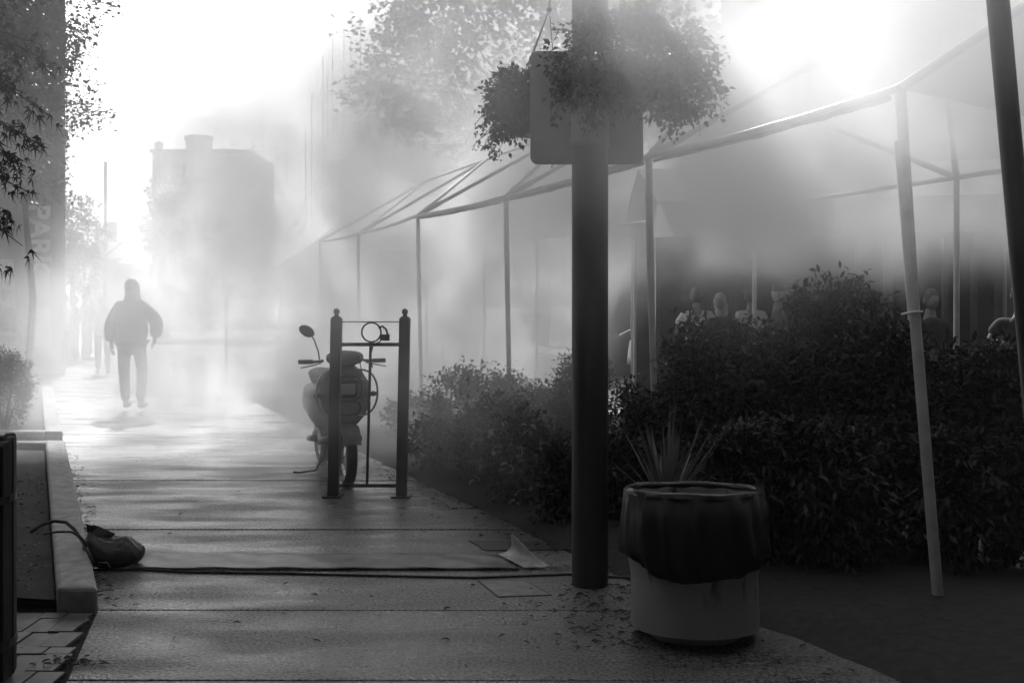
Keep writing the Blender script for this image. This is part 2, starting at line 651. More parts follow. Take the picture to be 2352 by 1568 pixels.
        bm_obj(skin_bm(nl, el, 'pel', 2), 'trousers', legs, t)
    for q in 'LR':
        a, b = V['an' + q], V['to' + q]
        d = (b - a); d.z = 0; d.normalize()
        ms = MB()
        c = a.lerp(b, .45); zc = min(b.z, a.z - .05 * s) if abs(a.z - .09 * s) < .03 else b.z
        M = d.to_track_quat('Y', 'Z').to_matrix()
        ms.ball(Vector((c.x, c.y, max(.045, c.z - .005))), Vector((.047, .135, .045)) * s, 14, 8, M)
        ms.build('shoe', DKPL, t, 'full')
    # hair / cap
    mh = MB()
    HM = RT
    hv, hf = [], []
    for i in range(9):
        th = PI * .74 * i / 8 + .01
        for k in range(20):
            a = 2 * PI * k / 20
            fr = max(0, -math.sin(a))
            tt = th * (1 - .50 * fr)
            j = 1 + (.045 * math.sin(5 * a + i * 1.3) + .035 * math.sin(11 * a - i * 2.1)) * (1.6 if long_hair else 1)
            p = Vector((math.sin(tt) * math.cos(a) * .085 * j, math.sin(tt) * math.sin(a) * .104 * j + .004, math.cos(tt) * .127 + .002))
            hv.append(hc + HM @ (p * s))
    for i in range(8):
        for k in range(20):
            hf.append((i * 20 + k, (i + 1) * 20 + k, (i + 1) * 20 + (k + 1) % 20, i * 20 + (k + 1) % 20))
    mh.add(hv, hf)
    if long_hair:
        for sx, sy_, sz_, rr_ in ((0, .055, -.06, .075), (-.05, .05, -.13, .05), (.05, .045, -.14, .048), (.0, .06, -.19, .05), (-.07, .02, -.05, .035), (.07, .02, -.06, .035)):
            mh.ball(hc + HM @ (Vector((sx, sy_, sz_)) * s), Vector((rr_, rr_ * .75, rr_ * 1.35)) * s, 12, 8)
    mh.build('hair', hair, t, 'full')
    if cap:
        mc = MB()
        mc.lathe([(.001, .137), (.05, .130), (.084, .105), (.097, .06), (.098, .035)], 24, Matrix.Translation(hc) @ HM.to_4x4() @ Matrix.Scale(s, 4) @ Matrix.Scale(1.08, 4, (0, 1, 0)))
        mc.ball(hc + HM @ (Vector((0, -.125, .042)) * s), Vector((.066, .062, .010)) * s, 14, 6, HM)
        mc.build('cap', cap, t, 'full')
    return t


# man walking down the pavement, seen from behind through the steam
Ym = 13.8
walk = dict(hiL=(-.10, 0, .91), knL=(-.11, .02, .50), anL=(-.10, .06, .09), toL=(-.11, .21, .035),
            hiR=(.10, 0, .91), knR=(.115, .08, .51), anR=(.12, .0, .09), toR=(.13, .15, .03),
            elL=(-.30, .04, 1.12), elR=(.34, .03, 1.17), wrL=(-.29, .06, .88), wrR=(.27, .12, .95))
man = person('dark hooded figure in a bulky coat walking on the wet pavement in the steam', (PX(302, Ym), Ym, .03), 0, 1.80,
             walk, DKCL, DKCL, HAIRD, coat=.85, bulk=1.22, head_turn=R(185))
hood = MB()
hood.lathe([(.115, 1.47), (.115, 1.53), (.098, 1.60), (.102, 1.68), (.095, 1.75), (.062, 1.80), (.01, 1.815)], 22, Matrix.Translation((.0, .03, -.02)), lambda r, z, a, i: (r * (1 + .06 * math.sin(2 * a + i)) * (1 + .12 * math.sin(a)), z))
hood.build('hood', DKCL, man, 'full')
# small companion further along
person('faint pale-topped person standing further along the pavement beyond the hooded walker', (PX(236, 21.3), 21.3, 0), R(20), 1.66,
       None, MDCL, DKCL, HAIRD)
GL = 'people gathered by the left building'
person('person in a bright white shirt standing by the lettered building corner', (PX(147, 24), 24, 0), R(60), 1.72, None, WHCL, DKCL, HAIRD, sleeves=False, group=GL)
person('dark-clothed person just right of the white-shirted one by the building', (PX(172, 25), 25, 0), R(-50), 1.70, None, MDCL, DKCL, HAIRD, group=GL)
person('tall grey-clothed person, third from the building corner in the left crowd', (PX(196, 26), 26, 0), R(100), 1.78, None, MDCL, DKCL, HAIRD, group=GL)
person('dark slim person at the right end of the left crowd', (PX(214, 27.5), 27.5, 0), R(10), 1.68, None, DKCL, DKCL, HAIRL, group=GL)
person('shadowy person in front of the lit shop window at the left edge', (PX(14, 18.5), 18.5, 0), R(80), 1.74, None, DKCL, DKCL, HAIRD, group=GL)

GR = 'people behind the hedge'
wm = person('woman in profile with a dark top, pale skirt and shoulder bag behind the hedge', (PX(1464, 15.3), 15.3, 0), R(-80), 1.67,
            dict(elL=(-.22, .0, 1.14), wrL=(-.20, -.20, 1.06), elR=(.24, .06, 1.13), wrR=(.23, -.06, .92)), DKCL, DKCL, HAIRD, long_hair=True, skirt=WHCL, sleeves=False, group=GR)
bg = MB(); bg.ball((-.24, .1, .93), (.05, .13, .12), 14, 9)
bgo = bg.build('shoulder_bag', MDCL, None, 'full')
bgo.location = (PX(1464, 15.3), 15.3, 0); bgo.rotation_euler = (0, 0, R(-80))
tag(bgo, 'grey bag hanging at the hip of the woman in the pale skirt', 'bag')
tee = person('broad man in a white t-shirt with dark straps, seen from behind above the hedge', (PX(1600, 13.0), 13.0, 0), R(175), 1.70,
             dict(elR=(.27, .04, 1.16), elL=(-.27, .04, 1.16), wrL=(-.15, -.2, 1.1), wrR=(.15, -.2, 1.1)), WHCL, DKCL, HAIRD, sleeves=False, bulk=1.12, group=GR)
stp = MB()
for sg in (-1, 1):
    stp.tube([(sg * .09, .165, 1.12), (sg * .10, .172, 1.30), (sg * .10, .13, 1.44), (sg * .10, .02, 1.49)], .013, 6)
stp.tube([(-.12, .185, 1.16), (0, .19, 1.18), (.12, .185, 1.16)], .014, 6)
stp.build('strap', DKCL, tee, True)
person('fair curly-haired woman looking left beside the white t-shirt man', (PX(1655, 12.6), 12.6, 0), R(-35), 1.62, None, DKCL, DKCL, HAIRL, long_hair=True, group=GR)
person('man in a white shirt and pale cap standing behind the hedge', (PX(1724, 13.4), 13.4, 0), R(190), 1.70, None, WHCL, DKCL, HAIRD, cap=MDCL, sleeves=False, bulk=1.1, group=GR)
person('man in a cap and striped grey shirt facing right behind the hedge', (PX(1790, 12.3), 12.3, 0), R(70), 1.72, None, MDCL, DKCL, HAIRL, cap=MDCL, sleeves=False, bulk=1.1, group=GR)
person('dim dark-haired person standing against the stall wall between two posts', (PX(2138, 10.6), 10.6, 0), R(5), 1.64, None, DKCL, DKCL, HAIRD, group=GR)
rp = person('person half hidden by the dark post at the right edge, holding white paper', (PX(2345, 9.0), 9.0, 0), R(-30), 1.68,
            dict(elL=(-.27, -.02, 1.18), wrL=(-.25, -.22, 1.02)), DKCL, DKCL, HAIRD, sleeves=False, group=GR)
pp = MB(); pp.box((-.09, -.004, -.06), (.09, .004, .07), Euler((R(20), R(25), R(10))).to_matrix().to_4x4())
ppo = pp.build('paper_napkin', WHCL, None); ppo.location = (PX(2300, 8.75), 8.75, 1.10)
tag(ppo, 'crumpled white paper in the hand of the person at the right edge', 'paper')

# ------------------------------------------------------------------ ground, pavement, beds
D = Vector((-.48, 1.0, 0))                      # direction of the pavement


def kx(Y, off=0.0):                              # kerb line
    return -2.03 - .48 * (Y - 4.88) + off


def ex(Y):                                       # right edge of the pavement
    return .86 - .47 * (Y - 4.88)


g = MB(); g.add([(-300, -40, -.03), (300, -40, -.03), (300, 400, -.03), (-300, 400, -.03)], [(0, 1, 2, 3)])
struct(g.build('ground', ASPH))
sw = MB()
joints = [1.2, 2.1, 3.05, 3.97, 4.88, 5.75, 6.62, 7.57, 8.45, 9.35, 10.3, 11.2, 12.1, 13.0, 14.0, 15, 16, 17, 18, 19, 20.2, 21.4, 23, 25, 27, 30, 34, 38]
for a, b in zip(joints, joints[1:]):
    sk = random.uniform(-.010, .010)
    xl0, xl1, xr0, xr1 = kx(a), kx(b), ex(a) + .02, ex(b) + .02
    if a < 4.8:
        xr0 += .28; xr1 += .28
        xl0 = max(xl0, -2.1 + .0); xl1 = max(xl1, -2.03)
        if a < 4.7: xl0 = min(xl0, -1.80 + .0); xl0 = -2.03 + (4.88 - a) * .28; xl1 = -2.03 + (4.88 - b) * .28
    xr0 += max(0, a - 9.5) * .75; xr1 += max(0, b - 9.5) * .75
    gp = .006
    M = [(xl0, a + gp, 0), (xr0, a + gp + sk, 0), (xr1, b - gp + sk, 0), (xl1, b - gp, 0)]
    zz = random.uniform(-.002, .002)
    sw.add([(x, y, zz) for x, y, z in M] + [(x, y, -.05) for x, y, z in M], [(0, 1, 2, 3), (4, 5, 1, 0), (5, 6, 2, 1), (6, 7, 3, 2), (7, 4, 0, 3)])
struct(sw.build('pavement', CONC, bevel=.004))
jb = MB(); jb.add([(-30, -3, -.022), (5, -3, -.022), (-8, 39, -.022), (-30, 39, -.022)], [(0, 1, 2, 3)])
struct(jb.build('pavement_base', mat('joint_dirt', .012, .9, .4, 30, .5)))
# right-hand planting soil; its near rows stand in for concrete in shade
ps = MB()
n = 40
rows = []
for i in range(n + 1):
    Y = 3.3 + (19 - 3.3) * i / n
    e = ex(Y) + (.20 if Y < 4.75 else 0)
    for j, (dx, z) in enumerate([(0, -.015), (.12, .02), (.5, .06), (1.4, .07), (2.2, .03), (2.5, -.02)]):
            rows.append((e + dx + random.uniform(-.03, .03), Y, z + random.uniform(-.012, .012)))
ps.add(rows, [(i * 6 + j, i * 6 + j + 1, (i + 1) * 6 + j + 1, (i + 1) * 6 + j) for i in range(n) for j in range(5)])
struct(ps.build('soil_and_shade_fill', SOIL, None, 'full'))
# left beds with raised kerb
for (y0, y1) in ((4.88, 10.15), (10.85, 16.9)):
    kb = MB()
    w, hgt = .20, .11
    M = [(kx(y0), y0), (kx(y0) - w * 1.0, y0), (kx(y1) - w, y1), (kx(y1), y1)]
    kb.add([(x, y, hgt) for x, y in M] + [(x, y, -.03) for x, y in M], [(0, 1, 2, 3), (4, 5, 1, 0), (5, 6, 2, 1), (6, 7, 3, 2), (7, 4, 0, 3)])
    # end kerb crossing to the left
    for (ya, yb) in (((y1 - .16, y1),) if y0 < 5 else ((y0, y0 + .16),)):
        kb.box((kx(ya) - 6, ya, -.03), (kx(ya) - w - .003, yb, hgt - .003))
    struct(kb.build('kerb', KERB, None, bevel=.02))
    sb = MB()
    rows = []
    n = 22
    for i in range(n + 1):
        Y = y0 + .05 + (y1 - y0 - .1) * i / n
        for j in range(8):
            rows.append((kx(Y) - w - .01 - j * .75, Y, .045 + random.uniform(-.02, .02) + .01 * j))
    sb.add(rows, [(i * 8 + j, i * 8 + j + 1, (i + 1) * 8 + j + 1, (i + 1) * 8 + j) for i in range(n) for j in range(7)])
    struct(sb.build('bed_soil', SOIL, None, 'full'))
# brick pavers
br = MB()
random.seed(3)
Y = 4.84
r_ = 0
while Y > 2.6:
    dp = .20 if r_ % 3 else .09
    xr = -2.04 + (4.88 - Y) * .28
    for c_ in range(10):
        wd_ = .118
        x1 = xr - c_ * wd_ - .01
        z = random.uniform(-.004, .004)
        br.box((x1 - wd_ + .005, Y - dp + .006, -.02), (x1, Y, z))
    Y -= dp; r_ += 1
struct(br.build('brick_paving', BRICKP, None, bevel=.004))

# ------------------------------------------------------------------ left building with lettered corner
YB = 21.0
bld = thing('corner_building', 'tall grey corner building with vertical PARK lettering above the left bed', 'building', (PX(148, YB), YB, 0))
w_ = MB()
dd = Vector((-.48, 1, 0)) * 16
w_.add([(0, 0, -.03), (-16, 0, -.03), (-16 + dd.x, dd.y, -.03), (dd.x, dd.y, -.03), (0, 0, 13), (-16, 0, 13), (-16 + dd.x, dd.y, 13), (dd.x, dd.y, 13)],
       [(3, 2, 1, 0), (4, 5, 6, 7), (0, 1, 5, 4), (1, 2, 6, 5), (2, 3, 7, 6), (3, 0, 4, 7)])
w_.build('wall', WALLM, bld)
pz = MB()
pz.box((-.80, -.10, 0), (.03, -.002, 12.9)); pz.build('pilaster', WALLD, bld, bevel=.02)
co = MB()
for z in (2.9, 6.2, 9.5):
    co.box((-15, -.16, z + 1.9), (-.81, -.003, z + 2.1))
co.build('cornice', WALLM, bld, bevel=.02)
for (x0, x1, z0, z1) in ((-2.6, -1.12, .5, 2.35), (-4.6, -3.1, .5, 2.35), (-2.6, -1.3, 5.3, 7.4), (-4.8, -3.5, 5.3, 7.4), (-2.6, -1.3, 8.6, 10.6)):
    fr = MB()
    fr.box((x0 - .08, -.06, z0 - .08), (x1 + .08, -.004, z0)).box((x0 - .08, -.06, z1), (x1 + .08, -.004, z1 + .08))
    fr.box((x0 - .08, -.06, z0), (x0, -.004, z1)).box((x1, -.06, z0), (x1 + .08, -.004, z1))
    f_ = fr.build('window', WALLL, bld)
    pn = MB(); pn.box((x0 + .002, -.03, z0 + .002), (x1 - .002, -.006, z1 - .002)); pn.build('pane', POSTER if z0 < 1 else WINM, f_)
sg_ = MB(); sg_.box((-.70, -.17, 1.55), (-.22, -.102, 4.6)); sgo = sg_.build('sign_board', WALLD, bld, bevel=.01)
zs = (PZ(478, YB), PZ(514, YB), PZ(570, YB), PZ(624, YB))
text('lettering', 'PARK', .60, mat('sign_letter', .50, .5, .1, 5), bld, (PX(98, YB) - PX(148, YB), -.185, (zs[0] + zs[3]) / 2), (R(90), R(90), 0), .008, .015)
po = MB(); po.box((-.62, -.19, .60), (-.24, -.172, 1.42)); po.box((-.62, -.1712, .6), (-.24, -.104, 1.42)); po.build('poster', POSTER, bld)

# ------------------------------------------------------------------ far background
def house():
    Y = 90.0
    h_ = thing('gabled_house', 'pale gabled house far off between the utility pole and the stone tower', 'house', (PX(300, Y), Y, 0))
    x0, x1 = PX(262, Y) - PX(300, Y), PX(375, Y) - PX(300, Y)
    b = MB(); b.box((x0, 0, 0), (x1, 8, PZ(608, Y))); b.build('wall', WALLL, h_)
    r = MB(); ze, zr = PZ(607, Y), PZ(560, Y)
    r.add([(x0 - .3, -.4, ze), (x1 + .3, -.4, ze), (x1 + .3, 8.4, ze), (x0 - .3, 8.4, ze), (x0 + 1.6, 4, zr), (x1 - .2, 4, zr)], [(0, 1, 5, 4), (1, 2, 5), (2, 3, 4, 5), (3, 0, 4), (3, 2, 1, 0)])
    r.build('roof', ROOFM, h_)
    g0, g1 = PX(222, Y) - PX(300, Y), PX(272, Y) - PX(300, Y)
    gb = MB(); gm = (g0 + g1) / 2
    gb.prism([(g0 + .2, 0), (g1 - .2, 0), (g1 - .2, PZ(598, Y)), (gm, PZ(563, Y)), (g0 + .2, PZ(598, Y))], -2, 6); gb.build('gable', WALLM, h_)
    gr = MB()
    gr.prism([(g0 - .1, PZ(600, Y)), (gm, PZ(556, Y)), (g1 + .1, PZ(600, Y)), (g1 + .1, PZ(600, Y) + .2), (gm, PZ(550, Y)), (g0 - .1, PZ(600, Y) + .2)], -2.4, 6.2)
    gr.build('gable_roof', ROOFM, h_)
    for px in (316, 330, 350):
        wn_ = MB(); x = PX(px, Y) - PX(300, Y)
        wn_.box((x - .3, -.05, PZ(655, Y)), (x + .3, -.003, PZ(620, Y))); wn_.build('window', WINM, h_)
    pr = MB()
    pr.box((g0, -4, 2.5), (g1, -2.01, 2.7))
    for k in range(6):
        pr.box((g0 + .1 + k * .36, -3.9, 2.7), (g0 + .16 + k * .36, -3.84, 3.3))
    pr.build('porch', WALLL, h_)


house()
Y = 70.0
tw = thing('stone_tower', 'tall pale stone tower with corner turret fading into the steam', 'tower', (PX(450, Y), Y, 0))
x0, x1 = PX(350, Y) - PX(450, Y), PX(575, Y) - PX(450, Y)
b = MB(); b.box((x0, 0, 0), (x1, 7, PZ(345, Y))); b.build('wall', mat('limestone', .62, .8, .12, .5, .2), tw)
for px in (368, 460):
    tr_ = MB(); x = PX(px, Y) - PX(450, Y)
    w_t = .30 if px < 400 else .95
    tr_.lathe([(w_t, 0), (w_t, PZ(340 if px < 400 else 326, Y)), (w_t * 1.12, PZ(336 if px < 400 else 322, Y)), (w_t * 1.1, PZ(330 if px < 400 else 316, Y)), (w_t * .5, PZ(326 if px < 400 else 311, Y))], 8, Matrix.Translation((x, -.3, 0)), closed=True)
    tr_.build('turret', MATS['limestone'], tw)
bd = MB()
for py in (352, 420, 500):
    bd.box((x0 - .15, -.2, PZ(py, Y)), (x1 + .1, -.003, PZ(py, Y) + .25))
bd.build('string_course', WALLM, tw)
for px in (405, 430, 500, 530):
    for py in (372, 445, 530):
        q = MB(); x = PX(px, Y) - PX(450, Y); z = PZ(py, Y)
        q.prism([(x - .32, z - 1.6), (x + .32, z - 1.6), (x + .32, z - .3), (x, z), (x - .32, z - .3)], -.12, -.004); q.build('window', WINM, tw)

Y = 62.0
ot = thing('scaffold_tower', 'faint scaffold of thin uprights at the left of the high centre tree', 'scaffold', (PX(770, Y), Y, 0))
q = MB()
for (px, top) in ((702, 300), (716, 215), (742, 130), (752, 165), (764, 90), (790, 60), (806, 85), (828, 40)):
    x = PX(px, Y) - PX(770, Y); q.tube([(x, 0, 0), (x, 0, PZ(top, Y))], .022, 6)
q.build('upright', WHITEM, ot)
for (px, Y, wpx, top, box, lab) in ((222, 42, 6, 508, False, 'thin plain utility pole beside the conifer-like tree at left'),
                                    (242, 36, 9, 372, True, 'taller utility pole with a transformer box and bracket arm')):
    up_ = thing('utility_pole', lab, 'utility pole', (PX(px, Y), Y, 0), group='utility poles')
    m_ = MB(); r_ = wpx * Y / F / 2
    m_.tube([(0, 0, -.05), (0, 0, PZ(top, Y))], [r_ * 1.15, r_ * .8], 10); m_.build('pole', BARK, up_, True)
    if box:
        q = MB(); q.lathe([(.02, 3.7), (.17, 3.72), (.17, 4.45), (.02, 4.5)], 14, Matrix.Translation((.24, 0, 0))); q.build('transformer', GREYM, up_, True)
        q = MB(); q.tube([(.05, 0, 3.25), (.62, 0, 3.75)], .03, 6); q.tube([(.05, 0, 3.9), (.5, 0, 4.15)], .025, 6); q.build('bracket', GREYM, up_, True)

# distant white marquee and a smaller kiosk roof
def marquee(label, px0, px1, pe, pk, Y, m, group, droop=.5, depth=5.0):
    xa, xb = PX(px0, Y), PX(px1, Y)
    cx_, hw = (xa + xb) / 2, (xb - xa) / 2
    t = thing('marquee', label, 'marquee', (cx_, Y, 0), 0, group)
    ze, zk = PZ(pe, Y), PZ(pk, Y)
    rf = MB(); vs = []; ns = 10
    for i in range(ns + 1):
        f_ = i / ns
        z = ze + (zk - ze) * (f_ ** (1 + droop))
        s_ = (1 - f_) + .004
        vs += [(-hw * s_, depth / 2 - depth / 2 * s_, z), (hw * s_, depth / 2 - depth / 2 * s_, z), (hw * s_, depth / 2 + depth / 2 * s_, z), (-hw * s_, depth / 2 + depth / 2 * s_, z)]
    rf.add(vs, [(i * 4 + k, i * 4 + (k + 1) % 4, i * 4 + 4 + (k + 1) % 4, i * 4 + 4 + k) for i in range(ns) for k in range(4)])
    rf.build('canopy', m, t)
    vl = MB(); sc = []
    nn = 24
    for i in range(nn + 1):
        x = -hw + 2 * hw * i / nn
        sc.append((x, ze - .22 - .06 * abs(math.sin(i * PI / 3))))
    vl.prism([(-hw, ze - .004)] + sc[0:] + [(hw, ze - .004)], -.012, 0)
    vl.build('valance', m, t)
    for sx in (-1, 1):
        for yy in (.05, depth - .05):
            l = MB(); l.tube([(sx * (hw - .05), yy, 0), (sx * (hw - .05), yy, ze)], .03, 8); l.build('leg', WHITEM, t, True)
    return t


marquee('large white peaked marquee glowing beyond the steam in the middle', 512, 985, 655, 470, 19.0, mat('white_canvas', .85, .8, .05, 3, 0, trans=.7), 'distant marquees', .55, 4.5)
marquee('smaller dull kiosk canopy behind the hooded walker', 345, 520, 664, 628, 42.0, mat('dull_canvas', .30, .8, .1, 3, 0, trans=.2), 'distant marquees', .2, 4)

# ------------------------------------------------------------------ trees
TG = 'street trees'
plant('street_tree', 'pale big-leaved shade tree high in the centre behind the steam', 'tree', (1.0, 36, 0),
      [(-1.5, 0, 10.5, 4.6, 4, 3.4), (-4.6, -.5, 9.4, 2.2, 2, 1.9), (3.5, 0, 9.5, 4, 4, 3.6), (0, -1, 7.4, 3.8, 3, 1.6), (-3, 0, 13, 3, 3, 2)],
      900, 16, .30, .26, .75, LEAFT, group=TG, trunk=(7.5, .28), stems=12, fname='crown')
plant('street_tree', 'broad tree high on the right behind the tent frames', 'tree', (13.5, 31, 0),
      [(0, 0, 9.5, 4.8, 4, 3.5), (-4, 0, 8.0, 2.5, 2.5, 2.2), (4.5, 0, 8.2, 3.5, 3, 2.7), (0, 0, 12, 3, 3, 2)],
      1500, 15, .30, .28, .8, LEAFT, group=TG, trunk=(7, .28), stems=12, fname='crown')
plant('street_tree', 'round tree with a dark trunk in front of the stone tower', 'tree', (PX(375, 45), 45, 0),
      [(1.6, 0, 5.6, 2.0, 1.8, 1.5), (.3, 0, 4.6, 1.2, 1.4, .9), (3.0, 0, 4.6, 1.3, 1.4, 1.1), (3.4, 0, 6.6, 1.4, 1.4, 1.5), (4.2, 0, 5.2, 1.0, 1.2, 1.0)],
      700, 14, .20, .20, .8, LEAFT, group=TG, trunk=(4.4, .22), stems=8, fname='crown')
plant('street_tree', 'dense narrow tree just right of the lettered building', 'tree', (PX(168, 30), 30, 0),
      [(.1, 0, 3.7, .75, .8, 1.15), (.25, 0, 2.6, .6, .7, .7), (-.5, 0, 4.0, .8, .7, .7)],
      260, 14, .12, .13, .7, LEAFT, group=TG, trunk=(2.6, .1), stems=6, fname='crown')
plant('street_tree', 'leafy tree overlapping the upper left building edge', 'tree', (PX(60, 15), 15, 0),
      [(.15, 0, 6.0, 1.0, 1.0, 1.0), (.25, .1, 4.35, .85, .7, .38), (-.2, 0, 5.0, 1.0, 1.0, .7), (.15, 0, 3.35, .55, .6, .33), (.1, 0, 3.8, .5, .5, .4)],
      560, 16, .085, .075, .6, LEAFT, group=TG, trunk=(5.2, .05), stems=9, fname='crown')
plant('street_tree', 'shadowed tree filling the top left corner', 'tree', (-6.3, 9.0, 0),
      [(0, 0, 4.6, 1.9, 1.3, 1.0), (.9, 0, 4.9, 1.2, 1.0, .8), (.6, .2, 3.75, 1.0, .9, .45)],
      620, 18, .09, .075, .6, LEAFM, group=TG, trunk=(3.6, .09), stems=9, fname='crown')
plant('street_tree', 'unseen spreading tree added over the viewer to shade the waste barrel', 'tree', (4.6, 1.2, 0),  # out-of-frame crown added to shade the barrel and near ground
      [(-1.2, 1.2, 6.0, 2.8, 3.0, 1.2), (-3.4, .6, 5.9, 2.2, 2.8, 1.0), (1.2, 2.0, 6.2, 2.8, 3.0, 1.2), (-1, -2, 5.6, 3.6, 2.6, 1.2), (2.8, 2.2, 6.8, 3.2, 3.0, 1.2)],
      2600, 14, .22, .25, .85, LEAFT, group=TG, trunk=(4.4, .16), stems=14, fname='crown')
plant('street_tree', 'unseen tall tree added high over the pavement to shade the foreground', 'tree', (-7.2, 10.6, 0),  # out-of-frame crown added to keep direct sun off the near pavement
      [(2.9, .6, 7.6, 2.7, 2.8, 1.2), (4.0, -.2, 7.5, 1.6, 2.4, 1.0), (.9, .6, 7.4, 2.0, 2.4, 1.1),
       (2.6, 5.6, 8.8, 3.0, 2.8, 1.1), (.4, 5.0, 8.6, 2.4, 2.4, 1.1), (5.0, 4.8, 8.7, 2.2, 2.2, 1.0)],
      3600, 14, .2, .31, .9, LEAFT, group=TG, trunk=(6.3, .14), stems=14, fname='crown')
bb_ = thing('shade_block_rear', 'unseen dark building added behind the viewer to shade the foreground', 'building', (0, -5, 0))  # unseen block added behind the camera to darken camera-facing surfaces
q = MB(); q.box((-9, -6, -.03), (12, 0, 12)); q.build('wall', mat('shade_block_wall', .03, .8, .3, 2.5, .3), bb_)  # very dark so this added wall bounces little sunlight forward
q = MB(); q.box((-9.1, .003, 3.2), (12.1, .9, 3.35)); q.build('awning', DKCL, bb_)
for k in range(5):
    q = MB(); q.box((-8 + k * 4, .003, .4), (-5.2 + k * 4, .05, 2.9)); q.build('window', WINM, bb_)
plant('street_tree', 'unseen open-crowned tree added high above the frame peaks to dim the steam', 'tree', (5.4, 14.2, 0),  # out-of-frame crown added to dim the sunlit steam at upper right
      [(-2.9, -1.0, 8.0, 2.0, 1.8, 1.0), (-4.2, -.6, 7.8, 1.3, 1.6, .9), (-1.2, -1.4, 7.9, 1.6, 1.6, .9)],
      620, 12, .2, .24, .8, LEAFT, group=TG, trunk=(6.6, .09), stems=10, fname='crown')
rb_ = thing('shade_block_right', 'unseen tall dark building added right of the viewer to block sky light', 'building', (9.5, -4.5, 0))  # unseen block added to cut low sky light from the right
q = MB(); q.box((0, 0, -.03), (8, 13, 12)); q.build('wall', MATS['shade_block_wall'], rb_)
for k in range(4):
    q = MB(); q.box((-.05, 1 + k * 3, 1), (-.003, 2.6 + k * 3, 3)); q.build('window', WINM, rb_)
lb_ = thing('shade_block_left', 'unseen tall dark building added left of the viewer to block sky light', 'building', (-7.5, -4.5, 0))  # unseen block added to cut low sky light from the left
q = MB(); q.box((-8, 0, -.03), (0, 10.5, 10)); q.build('wall', MATS['shade_block_wall'], lb_)
for k in range(3):
    q = MB(); q.box((.003, 1 + k * 3.2, .6), (.05, 3.2 + k * 3.2, 2.8)); q.build('window', WINM, lb_)
# near maple whose branches hang into the frame from the left
mp_ = thing('maple_tree', 'dark maple hanging pointed leaves down the left edge', 'tree', (-3.55, 5.2, 0), 0, TG)
tips = []
mbk = MB()
mbk.tube([(0, 0, -.05), (.03, 0, 1.2), (-.02, .02, 2.4), (.05, 0, 3.6)], [.08, .065, .05, .03], 10)
LP, LD = [], []
targets = [(98, 105), (125, 148), (60, 215), (118, 268), (30, 290), (95, 335), (48, 385), (76, 445), (25, 410), (35, 510), (52, 565), (8, 480), (20, 170), (5, 610), (70, 130), (10, 350)]
for (px, py) in targets:
    Yt = random.uniform(4.7, 5.3)
    e = PT(px, py, Yt) - Vector((-3.55, 5.2, 0))
    zst = min(3.5, max(1.6, e.z + random.uniform(.15, .6)))
    st = Vector((0, 0, zst))
    mid = st.lerp(e, .55) + Vector((0, 0, .10))
    mbk.tube([st, mid, e], [.016, .008, .002], 5)
    for k in range(30):
        f_ = random.uniform(.30, 1.03)
        p = st.lerp(mid, f_ / .55) if f_ < .55 else mid.lerp(e, (f_ - .55) / .45)
        for j in range(2):
            LP.append(p + Vector((random.gauss(0, .028), random.gauss(0, .05), random.gauss(0, .025))))
            LD.append(((e - st).normalized() * .6 + Vector((random.gauss(0, .5), random.gauss(0, .5), -1.05 + random.gauss(0, .3)))))
mbk.build('trunk', BARK, mp_, True)
leaves('crown', T_MAPLE, np.array(LP), np.array(LD), rng.uniform(.045, .085, len(LP)), .62, LEAFM, mp_, 1.4)
for q in range(2):
    pass

# ------------------------------------------------------------------ hedge and shrubs
HG = 'shrubs of the planting strip'


def shrub(px, Y, ptop, pw, label, kind, n_cl=240, per=14, off=0.0):
    X = PX(px, Y); zt = PZ(ptop, Y); w = pw * Y / F
    lobes = [(0, 0, zt * .48, w * .85, w * .7, zt * .48), (-w * .3, 0, zt * .62, w * .55, w * .5, zt * .34), (w * .35, .05, zt * .6, w * .5, w * .5, zt * .32),
             (random.uniform(-.1, .1), 0, zt * .82, w * .35, w * .35, zt * .17)]
    if kind == 'broad':
        lobes += [(random.uniform(-.8, .8) * w, random.uniform(-.2, .2), zt * random.uniform(.72, .92), .035, .035, random.uniform(.09, .17)) for _ in range(6)]
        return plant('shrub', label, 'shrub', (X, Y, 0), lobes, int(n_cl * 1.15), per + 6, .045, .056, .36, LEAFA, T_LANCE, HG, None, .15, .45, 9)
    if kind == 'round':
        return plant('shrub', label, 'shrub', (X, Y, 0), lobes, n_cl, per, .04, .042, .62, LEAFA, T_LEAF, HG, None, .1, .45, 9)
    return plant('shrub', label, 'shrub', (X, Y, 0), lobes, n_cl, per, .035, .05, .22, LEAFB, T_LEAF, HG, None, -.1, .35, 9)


shrub(1085, 9.3, 838, 135, 'soft misty bush nearest the bike rack', 'round', 300, 16)
shrub(965, 10.8, 905, 90, 'low bush behind the right post of the bike rack', 'round', 200, 14)
psh = shrub(1205, 7.4, 940, 110, 'low leafy bush with pale curled leaves left of the main pole', 'round', 260, 14)
q_p, q_d = [], []
for k in range(26):
    c = Vector((random.uniform(-.36, .26), -.30 + random.uniform(-.04, .10), random.uniform(.08, .68)))
    for j in range(3):
        q_p.append(c + Vector((random.gauss(0, .012), random.gauss(0, .012), random.gauss(0, .01)))); q_d.append((random.gauss(0, 1), random.gauss(0, .5), random.gauss(-.1, .5)))
leaves('pale_leaf', T_LANCE, np.array(q_p), np.array(q_d), rng.uniform(.03, .075, len(q_p)), .45, mat('pale_leaf', .32, .5, .3, 20, 0, trans=.3), psh)['kind'] = 'stuff'
shrub(1345, 7.9, 800, 85, 'feathery conifer bush rising directly behind the main pole', 'conifer', 320, 20)
shrub(1425, 6.7, 985, 75, 'short bush in the gap between main pole and yucca', 'round', 190, 14)
